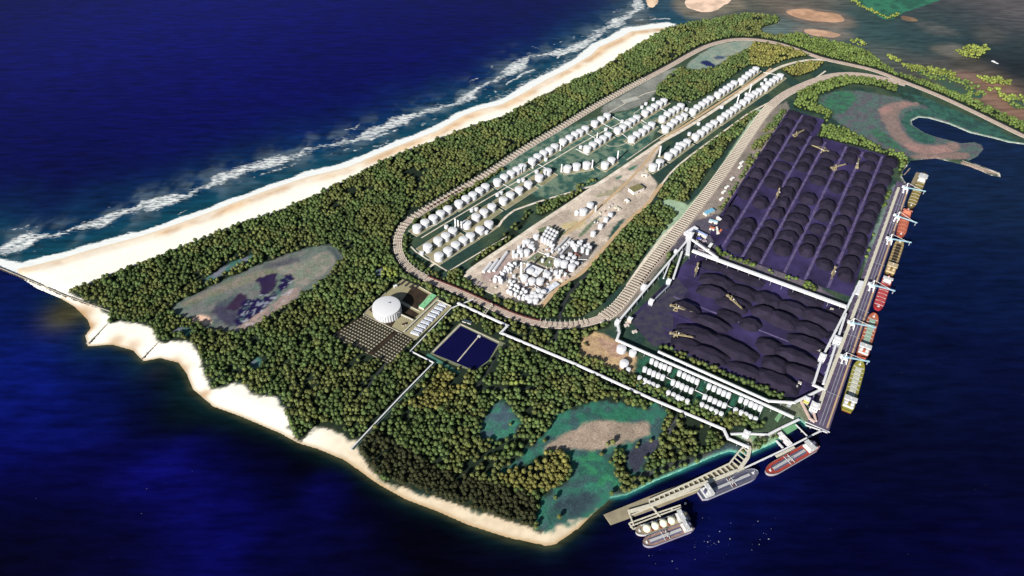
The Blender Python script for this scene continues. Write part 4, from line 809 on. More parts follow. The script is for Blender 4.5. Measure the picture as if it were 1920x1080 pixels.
chimney(Z7, 935, 690, 2.8, 44, 'tall white chimney right of the straight road'); chimney(Z7, 1055, 585, 2.6, 42, 'tall white chimney at the far end of the straight road'); chimney(Z6, 645, 590, 2.6, 26, 'cream chimney of the inner block')
chimney(Z8, 635, 640, 4, 60, 'very tall white column in the middle of the plant'); chimney(Z8, 1022, 655, 3, 34, 'white column at the right of the plant'); chimney(X7, 630, 520, 2.6, 26, 'white column beside the upper plant tanks')
# low pipeways
def pipeway(Z_, pts, label, wd=1.3, z=4.5): return conveyor(None, z, wd, label, w_=gp(zm(*Z_, pts), z), hh=1.2, step=40, name='pipe_rack', cat='pipe rack', mat=white, notr=False)
PW = [(Y1, [(735, 478), (700, 530), (755, 555)]), (Y1, [(600, 515), (565, 570)]), (Y1, [(960, 572), (925, 630), (1000, 665)]), (Y1, [(830, 615), (790, 690)]), (Y1, [(1205, 678), (1165, 745), (1240, 780)]), (Y1, [(1040, 610), (985, 690)]), (Y1, [(1445, 780), (1420, 850)]), (Y1, [(1320, 730), (1300, 800)]),
 (Y1, [(780, 590), (720, 650)]), (Y1, [(670, 450), (640, 500)]), (Z5, [(200, 790), (330, 750), (430, 690)]), (Z5, [(830, 430), (940, 490)]), (Z5, [(1090, 270), (1230, 340)]), (Z6, [(800, 370), (1010, 490)]), (Z6, [(700, 440), (850, 520)]), (Z6, [(540, 540), (640, 600)]), (Z6, [(880, 530), (1030, 650)]), (Z6, [(1270, 280), (1410, 350)]), (Z6, [(1060, 390), (1150, 440)]),
 (Z7, [(1190, 390), (1400, 430)]), (Z7, [(400, 770), (530, 830)]), (Z6, [(430, 700), (560, 760)]), (Z8, [(800, 385), (990, 460), (1300, 470)]), (Z8, [(640, 640), (850, 780)]), (Z8, [(650, 510), (800, 390)])]
for k, (Z_, p) in enumerate(PW):
    reg = 0 if k < 10 else (1 if k < 22 else 2); pipeway(Z_, p, f'{ORD[k-(0, 10, 22)[reg]]} thin white pipe rack ' + ('beside the small southern tanks', 'between the loop tank blocks', 'by the plant')[reg])
# ------------------------------------------------------------------ buildings
def building(px0, px1, wd, h, label, roofc, wallc=(205, 200, 190), zz=None, gable=False, cat='building', name='industrial_building', w_=None):
    (x0, y0), (x1, y1) = w_ or (G(*px0, GL+h), G(*px1, GL+h)); L_ = math.hypot(x1-x0, y1-y0); rz = math.atan2(y1-y0, x1-x0)
    cx, cy = (x0+x1)/2, (y0+y1)/2; t_ = thing(name, label, cat, (cx, cy, GL), rz)
    wm = M('wall_'+str(wallc), wallc, .8, .1, .2); rm = M('roof_'+str(roofc), roofc, .6, .12, .15)
    m = MB(); m.box(0, 0, -.5, L_, wd, h+.5); wa_ = m.build('wall', wm, t_)
    m = MB()
    if gable: m.add([(-L_/2-.5, -wd/2-.5, h+.03), (L_/2+.5, -wd/2-.5, h+.03), (L_/2+.5, wd/2+.5, h+.03), (-L_/2-.5, wd/2+.5, h+.03), (-L_/2-.5, 0, h+wd*.18), (L_/2+.5, 0, h+wd*.18)], [(0, 1, 5, 4), (2, 3, 4, 5), (1, 2, 5), (3, 0, 4)])
    else:
        m.box(0, 0, h+.03, L_+.8, wd+.8, .5); m.box(L_*.2, 0, h+.55, min(6, L_*.15), min(5, wd*.2), 1.6); m.box(-L_*.25, wd*.15, h+.55, min(5, L_*.12), min(4, wd*.2), 1.2)
    m.build('roof', rm, t_)
    m = MB(); m.box(0, -wd/2-.1, 0, min(6, L_*.3), .4, min(5, h*.7)); m.build('door', dsteel, wa_)
    for i in range(min(6, int(L_/8))):
        f = (i+.7)/(int(L_/8)+.4)-.5
        if abs(f*L_) < 4: continue
        m = MB(); m.box(f*L_, -wd/2-.08, h*.45, 3, .3, h*.2); m.build('window', dsteel, wa_)
    exc([(cx+math.cos(rz)*a_*L_/2-math.sin(rz)*b_*wd/2, cy+math.sin(rz)*a_*L_/2+math.cos(rz)*b_*wd/2) for a_, b_ in ((-1, -1), (1, -1), (1, 1), (-1, 1))]); return t_
def zq(Z_, a_, b_): p = zm(*Z_, [a_, b_]); return p[0], p[1]
building(*zq(X7, (990, 305), (1098, 260)), 30, 12, 'white warehouse with olive roof at the head of the plant', (128, 122, 84), (228, 224, 220))
building(*zq(X7, (935, 395), (965, 420)), 10, 7, 'small white block below the olive roofed warehouse', (235, 230, 228))
building(*zq(X7, (1095, 145), (1155, 155)), 10, 5, 'small white shed near the two tall chimneys', (235, 228, 215))
building(*zq(X7, (830, 470), (880, 500)), 10, 4, 'low pale block between plant tanks and warehouse', (205, 200, 180))
for k, (a_, b_) in enumerate((((355, 585), (490, 395)), ((305, 590), (392, 472)), ((250, 595), (325, 505)))):
    p0, p1 = G(*zm(*Z8, [a_])[0], GL+3), G(*zm(*Z8, [b_])[0], GL+3); L_ = math.hypot(p1[0]-p0[0], p1[1]-p0[1])
    t_ = thing('vessel_shed', f'{("longest", "middle", "shortest")[k]} of three long white vaulted sheds at the plant corner', 'shed', (*p0, GL), math.atan2(p1[1]-p0[1], p1[0]-p0[0]))
    m = MB(); m.tube((0, 0, 2.5), (L_, 0, 2.5), 5.5, 16); m.build('vault', roof_w, t_, False)
    for x in (L_*.1, L_*.5, L_*.9): m = MB(); m.box(x, 0, -.5, 3, 12, 2.8); m.build('saddle', concrete, t_)
building(*zq(Z8, (690, 540), (830, 600)), 34, 9, 'wide flat white roofed hall in the plant', (228, 228, 232))
building(*zq(Z8, (870, 800), (1000, 705)), 18, 6, 'grey white long roof at the lower right of plant', (215, 218, 226))
building(*zq(Z8, (1040, 670), (1110, 640)), 10, 6, 'small pink roofed block by the right road of plant', (205, 180, 168))
building(*zq(Z8, (1175, 400), (1225, 435)), 7, 6, 'small red brown equipment block right of the big three tanks', (150, 95, 80))
for k, (a_, b_) in enumerate((((1000, 395), (1130, 255)), ((975, 370), (1095, 245)), ((1030, 410), (1150, 275)))):
    p0, p1 = G(*zm(*Z8, [a_])[0], GL+8), G(*zm(*Z8, [b_])[0], GL+8); L_ = math.hypot(p1[0]-p0[0], p1[1]-p0[1])
    t_ = thing('process_rack', f'{("central", "upper", "lower")[k]} white process rack of the plant centre', 'pipe rack', (*p0, GL), math.atan2(p1[1]-p0[1], p1[0]-p0[0]))
    m = MB()
    for j in range(3): m.tube((0, (j-1)*2.2, 8), (L_, (j-1)*2.2, 8), .9, 8)
    m.build('pipes', white, t_)
    m = MB()
    for j in range(int(L_/8)+1):
        for s_ in (-1, 1): m.box(j*8, s_*3.6, -.5, .7, .7, 8)
        m.box(j*8, 0, 6.2, .8, 8, .6)
    m.build('frame', steel, t_)
def cluster(Z_, pts, r, h, desc, dome='cone'):
    w_ = sorted([G(*zm(*Z_, [p])[0], GL+h/2) for p in pts], key=lambda p: p[0])
    for i, (x, y) in enumerate(w_): tank(x, y, r, h, f'{ORD[i]} white vessel from left, {desc}', 'white vessels in '+desc, dome, r > 6, 'process_vessel')
g1 = []
for i in range(4):
    for j in range(4): g1.append((905+i*30-j*20, 165+i*16+j*33+(0)))
cluster(Z8, g1, 5.2, 22, 'dense silo block at the top of the plant')
cluster(Z8, [(785, 240), (695, 300), (735, 345), (690, 400), (620, 395)], 10, 17, 'loose group left of the silo block')
cluster(Z8, [(660, 330), (640, 425), (590, 430), (660, 290), (745, 310), (560, 430), (610, 345), (760, 370), (555, 395)], 5.5, 13, 'small group left of the silo block')
cluster(Z8, [(570, 520), (540, 545), (520, 570), (495, 585), (465, 600), (445, 625), (380, 655), (370, 680), (415, 665), (430, 690), (515, 525), (480, 560)], 6.8, 10, 'line of round vessels behind the sheds', 'sphere')
cluster(Z8, [(725, 590), (665, 655), (740, 690), (825, 690), (890, 625)], 12, 13, 'ring of tanks round the flat hall')
cluster(Z8, [(1000, 500), (1070, 515), (1145, 550)], 12, 16, 'big trio at the right of the plant')
cluster(Z8, [(1195, 515), (1105, 470), (1150, 495), (1050, 450), (985, 605), (1130, 425), (1170, 455)], 7.5, 13, 'mixed group behind the big trio')
cluster(Z8, [(1150, 310), (1170, 335), (1205, 345), (1230, 325), (1255, 370), (1280, 345), (1305, 390), (1330, 360), (1310, 330), (1215, 310), (1240, 300), (1185, 365)], 6, 18, 'grid of tall vessels near the road')
rr = random.Random(5)
cluster(Z8, [(500+i*38+j*18+rr.uniform(-8, 8), 790+j*-32+i*20+rr.uniform(-8, 8)) for i in range(5) for j in range(3)], 5.4, 9, 'dense cluster at the bottom of the plant', 'sphere')
cluster(Z8, [(725, 890), (782, 890), (830, 845), (860, 805), (755, 820), (805, 790), (740, 850), (790, 850), (700, 860)], 8.6, 14, 'bottom corner group of the plant')
cluster(Z8, [(1060, 350), (1085, 320), (1020, 370), (945, 390), (950, 360), (1115, 300), (880, 590), (940, 590), (850, 480), (560, 700), (600, 745), (650, 800), (960, 330), (905, 420), (1000, 640), (930, 660), (560, 640), (700, 520), (860, 660), (1040, 590), (1080, 620), (780, 640), (690, 720), (520, 690)], 5, 10, 'scattered small ones of the plant centre')
cluster(X7, [(575, 460)], 12, 15, 'upper right of the pair above the plant') ; cluster(X7, [(505, 525)], 14, 15, 'lower left of the pair above the plant')
cluster(X7, [(440, 540)], 8, 9, 'small round spot left of the pair', 'sphere')
cluster(X7, [(780, 560), (735, 605), (680, 672), (605, 748)], 8.5, 14, 'slanting line of four below the warehouse')
sk = random.Random(77); skm = []
for k in range(5):
    a_ = MB(); a_.box(0, 0, 0, sk.uniform(4, 8), sk.uniform(3, 5), sk.uniform(2, 5)); b_ = MB(); [b_.tube((-3, y_, 3.4+k*.3), (3.5, y_, 3.4+k*.3), .5, 8) for y_ in (-1, 1)]; skm.append((a_.mesh('casing', (white, cream, steel, shell_w, rust)[k]), b_.mesh('pipes', steel)))
kk = 0
for (Z_, poly_, n_, ds) in ((Z8, [(560, 480), (980, 330), (1280, 470), (1000, 700), (640, 760)], 46, 'in the plant centre'), (Z8, [(280, 640), (520, 540), (620, 700), (480, 800), (380, 760)], 22, 'at the left end of plant'), (Z8, [(620, 760), (900, 700), (960, 760), (820, 900), (640, 880)], 20, 'at the bottom of plant'), (Z8, [(640, 280), (830, 320), (960, 360), (800, 400), (600, 440)], 16, 'below the silo block'), (X7, [(640, 480), (930, 420), (820, 560), (700, 640), (560, 620)], 12, 'above the plant near the pair')):
    P_ = zm(*Z_, poly_); xs_ = [a_[0] for a_ in P_]; ys_ = [a_[1] for a_ in P_]; c = []
    while len(c) < n_:
        a_ = np.array([sk.uniform(min(xs_), max(xs_))]); b_ = np.array([sk.uniform(min(ys_), max(ys_))])
        if inside(a_, b_, P_)[0]: c.append((float(a_[0]), float(b_[0])))
    c.sort()
    for i, p in enumerate(c):
        x, y = G(*p, GL+2); j = sk.randrange(5) if sk.random() < .8 else 0; t_ = thing('equipment_skid', f'{words(i+1)} small piece of plant equipment from the left {ds}', 'equipment', (x, y, GL+.2), YAW+sk.choice((0, 1.57, .2)), 'small equipment '+ds)
        obj('casing', skm[j][0], t_); obj('pipes', skm[j][1], t_)
# dark cooling rows at the left corner of the plant
for k in range(5):
    x, y = G(*zm(*Z8, [(105+k*30, 668+k*12)])[0], GL); t_ = thing('cooling_unit', f'{ORD[k]} dark blue cooling unit from the left below the sheds', 'cooling unit', (x, y, GL), YAW)
    m = MB(); m.box(0, 0, -.3, 9, 2.6, 3.5); m.build('casing', M('blue_grey', (88, 84, 120), .7), t_)
    m = MB(); [m.cyl(a_, 0, 3.2, 1, .6, 8) for a_ in (-3, 0, 3)]; m.build('fans', steel, t_)
# blue and white works by the rail yard
building((1322, 400), (1338, 392), 16, 9, 'light blue roofed works beside the rail yard', (120, 178, 205)); building((1330, 412), (1346, 416), 10, 8, 'pale blue roofed block below the light blue works', (165, 200, 215))
building((1345, 406), (1361, 418), 7, 10, 'white long roofed block beside the yard hedge', (228, 230, 236)); building((1356, 424), (1360, 418), 8, 7, 'dark blue block at the end of the white long block', (50, 62, 130))
building((1331, 426), (1340, 428), 10, 8, 'orange roofed block among the works', (192, 110, 82)); building((1344, 425), (1346, 436), 6, 8, 'cream white strip block among the works', (225, 222, 212))
building((1286, 438), (1306, 426), 17, 10, 'large white roofed hall beside the tall main tower', (232, 232, 238)); building((1306, 432), (1326, 442), 9, 11, 'pale blue silo hall beside the large white hall', (168, 182, 222))
building((1307, 448), (1314, 446), 10, 9, 'vivid blue square building by the main tower', (84, 92, 180)); building((1329, 464), (1335, 456), 9, 10, 'white block above the thick gallery', (228, 230, 226))
building((1318, 452), (1324, 450), 9, 5, 'lilac roofed shed by the vivid blue building', (170, 150, 170)); building((1308, 468), (1326, 473), 9, 6, 'pink white strip block beside the thick gallery', (222, 200, 200))
building((1348, 436), (1353, 430), 6, 5, 'small orange shed beside the works', (200, 120, 90))
for k, p in enumerate([(1388, 312), (1391, 304), (1373, 334), (1363, 350), (1357, 359), (1353, 372)]):
    building((p[0]-2.5, p[1]+2), (p[0]+3.5, p[1]-2), 9, 5, f'{ORD[k]} small white roofed building from the top in the strip left of far yard' if k < 6 else '', (226, 224, 220))
building((1168, 191), (1196, 183), 26, .8, 'low grey paved platform beside the rail loop', (176, 176, 166), (150, 150, 140))
for k, p in enumerate([(1178, 605), (1175, 610), (1130, 604), (1190, 622)]): building((p[0]-4, p[1]), (p[0]+4, p[1]-2), 8, 5, f'{ORD[k]} small pale shed by the near yard corner', (200, 185, 178))
for k, p in enumerate([(1560, 578), (1555, 645), (1535, 655), (1500, 716), (1493, 722)]): building((p[0]-3, p[1]), (p[0]+3, p[1]+2), 7, 6, f'{ORD[k]} small grey hut from the top on near yard right edge', (170, 165, 160))
for k, p in enumerate([(1562, 620), (1555, 630)]): building((p[0]-5, p[1]+4), (p[0]+1, p[1]-6), 11, .6, f'{("upper", "lower")[k]} dark settling basin on near yard right edge', (28, 24, 40), (140, 130, 140))
# ------------------------------------------------------------------ gas terminal
padp = gp(q(Z3, (430, 290), (560, 180), (690, 240), (830, 320), (942, 395), (655, 662), (560, 603), (470, 560), (255, 455)))
sheet('paved_pad', padp, M('terminal_pad', (150, 142, 112), .9, .08, .05), h=.2, label='beige ground of the gas terminal')
sheet('paved_pad', gp(q(Z3, (640, 232), (762, 300), (678, 412), (553, 348))), brownpad, h=.45, label='dark brown square above the great tank')
sheet('paved_pad', gp(q(Z3, (300, 420), (430, 310), (560, 380), (690, 452), (640, 492), (545, 440), (470, 560))), brownpad, h=.45, label='dark brown bunded floor around the great tank')
for k, p in enumerate([[(255, 455), (430, 290)], [(255, 458), (470, 562), (560, 605)], [(545, 362), (695, 432)], [(690, 240), (830, 320)]]):
    ln = gp(q(Z3, *p)); m = MB(); [m.bar((*a_, GL+1.2), (*b_, GL+1.2), 2, 2.4) for a_, b_ in zip(ln, ln[1:])]; o = m.build('bund_wall', concrete); tag(o, f'{("upper left", "lower left", "middle", "upper right")[k]} pale bund wall of the gas terminal', 'wall')
x, y = G(725.5, 580, 18); t_ = thing('gas_tank', 'giant white dome roofed gas tank standing in a brown bund', 'tank', (x, y, GL+.5))
m = MB(); m.lathe([(41, -1), (41, 27), (41.6, 27), (41.6, 29)], 64); m.build('shell', shell_w, t_, False)
m = MB(); m.lathe([(41.4, 29), (38, 29.6), (31, 30.4), (22, 31.2), (12, 31.8), (4, 32), (.3, 32.1)], 64); m.build('roof', roof_w, t_, True)
m = MB(); [m.bar((42.2*math.cos(a_), 42.2*math.sin(a_), -1), (42.2*math.cos(a_), 42.2*math.sin(a_), 25), .9) for a_ in [i*math.pi/18 for i in range(36)]]; m.build('wall_ribs', white, t_)
m = MB(); m.box(8, 10, 31.4, 7, 5, 1.6); m.build('roof_platform', steel, t_)
exc([(x+46*math.cos(i*.5), y+46*math.sin(i*.5)) for i in range(13)])
building(*zq(Z3, (705, 400), (805, 300)), 18, 7, 'long mint green roofed building of the gas terminal', (128, 190, 140))
for k in range(9):                  # nine white vaporisers in a row
    f = k/8; px_, py_ = 620+(.2408)*(660+(870-660)*f), 480+.2408*(600+(380-600)*f)
    x, y = G(px_, py_, GL+2); t_ = thing('vaporiser', f'{ORD[k]} grey white vaporiser from the bottom in the terminal row', 'vaporiser', (x, y, GL), YAW-R(82))
    m = MB(); m.box(0, 0, -.3, 30, 11, 4, 0, 0, .9); m.build('body', M('vap', (190, 196, 214), .5, .15, .2), t_)
    m = MB(); [m.box(a_, 0, 3.9, 3, 8.4, 1.1) for a_ in (-11, -6, -1, 4, 9)]; m.build('fins', white, t_)
conveyor([(757, 622), (820, 562)], 7, 3.5, 'cream pipe rack alongside the vaporiser row', mat=cream, hh=1.5, step=8, name='pipe_rack', cat='pipe rack')
conveyor([(749, 588), (775, 600)], 8, 5, 'cream pipe rack from the great tank to the vaporisers', mat=cream, hh=1.5, step=7, name='pipe_rack', cat='pipe rack')
conveyor([(820, 562), (846, 574)], 7, 3.5, 'cream pipe rack above the vaporiser row', mat=cream, hh=1.5, step=8, name='pipe_rack', cat='pipe rack')
building(*zq(Z3, (490, 235), (515, 225)), 6, 8, 'small white hut above the great tank', (235, 235, 235)); building(*zq(Z3, (555, 535), (585, 525)), 7, 4, 'small brown roofed hut beside the vaporisers', (84, 64, 54))
for k in range(4):
    ln = gp(q(Z3, (545+k*35, 225+k*12), (585+k*35, 190+k*14))); m = MB(); ox, oy = ln[0]; m.bar((0, 0, 1.5), (ln[1][0]-ox, ln[1][1]-oy, 1.5), 5, 3); o = m.build('pipe_bed', dsteel); o.location = (ox, oy, GL); tag(o, f'{ORD[k]} dark raised bed from the left at the top of the terminal', 'bed')
# trellis field
tp = gp(q(Z3, (262, 465), (640, 650), (460, 840), (0, 625))); sheet('paved_pad', tp, M('trellis_floor', (172, 170, 146), .9, .15, .1), h=.15, label='beige floor under the dark trellis')
def lerp2(Q, a_, b_):
    (x0, y0), (x1, y1), (x2, y2), (x3, y3) = Q; xa, ya = x0+(x1-x0)*a_, y0+(y1-y0)*a_; xb, yb = x3+(x2-x3)*a_, y3+(y2-y3)*a_; return xa+(xb-xa)*b_, ya+(yb-ya)*b_
for nm, f0, f1, na_ in (('left', 0, .64, 13), ('right', .71, 1, 6)):
    t0 = lerp2(tp, f0, 0); t_ = thing('trellis', f'{nm} dark steel trellis block of square cells by the gas terminal', 'trellis', (*t0, GL)); ox, oy = t0
    for i in range(na_+1):
        f = f0+(f1-f0)*i/na_; a_, b_ = lerp2(tp, f, .02), lerp2(tp, f, .98); m = MB(); m.bar((a_[0]-ox, a_[1]-oy, 2.8), (b_[0]-ox, b_[1]-oy, 1.4), 2.4, 1.2); m.build('long_beam', brownpad, t_)
    for j in range(11):
        a_, b_ = lerp2(tp, f0, .02+.96*j/10), lerp2(tp, f1, .02+.96*j/10); m = MB(); m.bar((a_[0]-ox, a_[1]-oy, 2.6), (b_[0]-ox, b_[1]-oy, 1.3), 2.4, 1.2); m.build('cross_beam', brownpad, t_)
sheet('paved_pad', [lerp2(tp, .64, 0), lerp2(tp, .71, 0), lerp2(tp, .71, 1), lerp2(tp, .64, 1)], brownpad, h=.3, label='dark lane between the two trellis blocks')
# pond
PO = gp([(864, 611), (934, 645), (917, 675), (890, 695), (852, 679), (812, 663)])
rim = gp([(862, 605), (952, 646), (945, 655), (936, 650), (917, 677), (890, 697), (850, 684), (806, 663)])
sheet('paved_pad', rim, M('pond_rim', (120, 124, 98), .9, .15, .05), h=.15, label='pale concrete rim of the reservoir pond')
m = MB(); m.poly(PO, GL, GL+.22); struct(m.build('pond', poolm), 'dark blue water of the two part reservoir pond')
for k, (a_, b_, wd) in enumerate((((900, 628), (858, 678), 3.5), ((863, 609), (812, 660), 4), ((864, 608), (936, 642), 3))):
    ln = gp([a_, b_]); m = MB(); m.bar((0, 0, .4), (ln[1][0]-ln[0][0], ln[1][1]-ln[0][1], .4), wd, 1.6); o = m.build('dividing_wall' if k == 0 else 'pond_wall', concrete); o.location = (*ln[0], GL)
    tag(o, ('pale dividing wall with jetty across the pond', 'pale wall along the left side of the pond', 'pale wall along the top side of the pond')[k], 'wall')
building((868, 600), (884, 605), 10, 4, 'small dark roofed pump house above the pond', (60, 76, 84)); building((896, 629), (901, 631), 6, 3, 'tiny pale hut at the pond divider', (190, 190, 190))
# footbridge over the lower loop
A_, B_ = G(922, 570, 12), G(907, 590, 12); L_ = math.hypot(B_[0]-A_[0], B_[1]-A_[1]); t_ = thing('pipe_bridge', 'cream pipe bridge spanning the lower rail loop', 'bridge', (*A_, GL), math.atan2(B_[1]-A_[1], B_[0]-A_[0]))
for s_ in (-1, 1): m = MB(); m.bar((0, s_*3.5, 10), (L_, s_*3.5, 10), 1.4, 2.5); m.build('truss', cream, t_)
m = MB(); [m.bar((L_*i/6, -3.5, 10), (L_*i/6, 3.5, 10), .8) for i in range(7)]; m.build('cross_bars', cream, t_)
for x in (0, L_): m = MB(); m.box(x, 0, -.4, 2, 8, 9.5); m.build('pier', concrete, t_)
EXL.append(([A_, B_], 8))
# ------------------------------------------------------------------ stacker reclaimers
def stacker():
    t_ = thing('stacker_reclaimer', '', 'stacker', (0, 0, 0)); k = 1
    for a_ in (-6, 6):
        for b_ in (-4.5, 4.5): m = MB(); m.bar((a_, b_, 0), (a_*.6, b_*.7, 9), 1.4); m.build('leg', beige, t_)
    m = MB(); m.box(0, 0, 0, 15, 11, 1.4); m.box(0, 0, 9, 10, 8, 2); m.build('portal', beige, t_)
    m = MB(); m.bar((0, -1.6, 12), (46, -1.6, 15), 1.3, 2.2); m.bar((0, 1.6, 12), (46, 1.6, 15), 1.3, 2.2)
    for i in range(9): m.bar((i*5.2+2, -1.6, 13), (i*5.2+4, 1.6, 13), .8)
    m.build('boom', beige, t_)
    m = MB(); m.bar((0, 0, 12), (-16, 0, 13), 3.4, 2); m.box(-17, 0, 11, 6, 7, 4.5); m.build('counterweight', beige, t_)
    m = MB(); m.bar((0, -1.5, 11), (-2, 0, 25), 1.2); m.bar((0, 1.5, 11), (-2, 0, 25), 1.2); m.bar((-2, 0, 25), (34, 0, 15), .6); m.bar((-2, 0, 25), (-16, 0, 14), .6); m.build('mast', beige, t_)
    m = MB(); m.lathe([(.5, -1), (4.2, -1), (4.2, 1), (.5, 1)], 12); o = m.build('bucket_wheel', dsteel, t_); o.location = (47, 0, 14); o.rotation_euler = (R(90), 0, 0)
    m = MB(); m.box(6, 4, 13, 3, 2.5, 3); m.build('cab', white, t_); return t_
st0 = stacker()
ST_ = [(1493, 252, 35, 'on the far yard upper left machine track'), (1544, 282, 140, 'just inside the top edge of the far yard'), (1566, 314, 20, 'in the upper middle of the far yard'), (1460, 360, 245, 'low on the second lane of the far yard'), (1608, 310, 66, 'on the upper right machine track of far yard'),
       (1564, 508, 240, 'at the lower end of the far yard'), (1371, 562, -62, 'in the upper middle of the near yard'), (1307, 502, 250, 'just below the white gallery of near yard'), (1268, 577, -26, 'at the left of the near yard'), (1268, 628, -16, 'at the lower left of the near yard')]
for k, (px_, py_, a_, d) in enumerate(ST_):
    x, y = G(px_, py_, 14); lab = 'beige stacker reclaimer '+d
    if k == 0: st0.location = (x, y, GL+.9); st0.rotation_euler = (0, 0, R(a_)); st0['label'] = lab; st0['group'] = 'stacker reclaimers of the coal yards'
    else: dup(st0, (x, y, GL+.9), R(a_), lab, 'stacker reclaimers of the coal yards')
# ------------------------------------------------------------------ ship loaders
def loader():
    t_ = thing('ship_loader', '', 'ship loader', (0, 0, 0)); bl = M('loader_blue', (150, 185, 200), .5)
    for a_ in (-9, 9):
        for b_ in (-7, 7): m = MB(); m.bar((b_, a_, 0), (b_*.8, a_*.8, 15), 1.8); m.build('leg', white, t_)
    m = MB(); m.box(0, 0, 15, 13, 17, 3); m.box(-4, 0, 0, 4, 20, 2); m.box(4, 0, 6, 2, 20, 1.5); m.build('portal', white, t_)
    m = MB(); m.bar((-10, -1.5, 19), (62, -1.5, 22), 1.2, 2); m.bar((-10, 1.5, 19), (62, 1.5, 22), 1.2, 2); [m.bar((i*6, -1.5, 20), (i*6+3, 1.5, 20.3), .7) for i in range(10)]; m.build('boom', bl, t_)
    m = MB(); m.bar((0, 0, 17), (-2, 0, 38), 2.2); m.bar((-2, 0, 38), (50, 0, 22), .7); m.bar((-2, 0, 38), (-10, 0, 20), .7); m.build('mast', white, t_)
    m = MB(); m.box(-12, 0, 17, 7, 9, 6); m.build('machine_house', white, t_)
    m = MB(); m.bar((58, 0, 21), (58, 0, 9), 2.2); m.build('spout', steel, t_); return t_
ld = loader(); LD = [(1697, 358, 'farthest up'), (1681, 412, 'second from the top of'), (1667, 454, 'third from the top of'), (1634, 541, 'fourth from the top of'), (1596, 612, 'fifth from the top of'), (1582, 676, 'nearest on')]
for k, (px_, py_, d) in enumerate(LD):
    x, y = G(px_, py_, GL+5); lab = f'white ship loader with pale blue boom, {d} the quay'; loc = (x, y, GL+.7); rz = YAW-R(90)+R((6, -8, 10, 4, 12, 14)[k])
    if k == 0: ld.location = loc; ld.rotation_euler = (0, 0, rz); ld['label'] = lab; ld['group'] = 'ship loaders on the quay'
    else: dup(ld, loc, rz, lab, 'ship loaders on the quay')
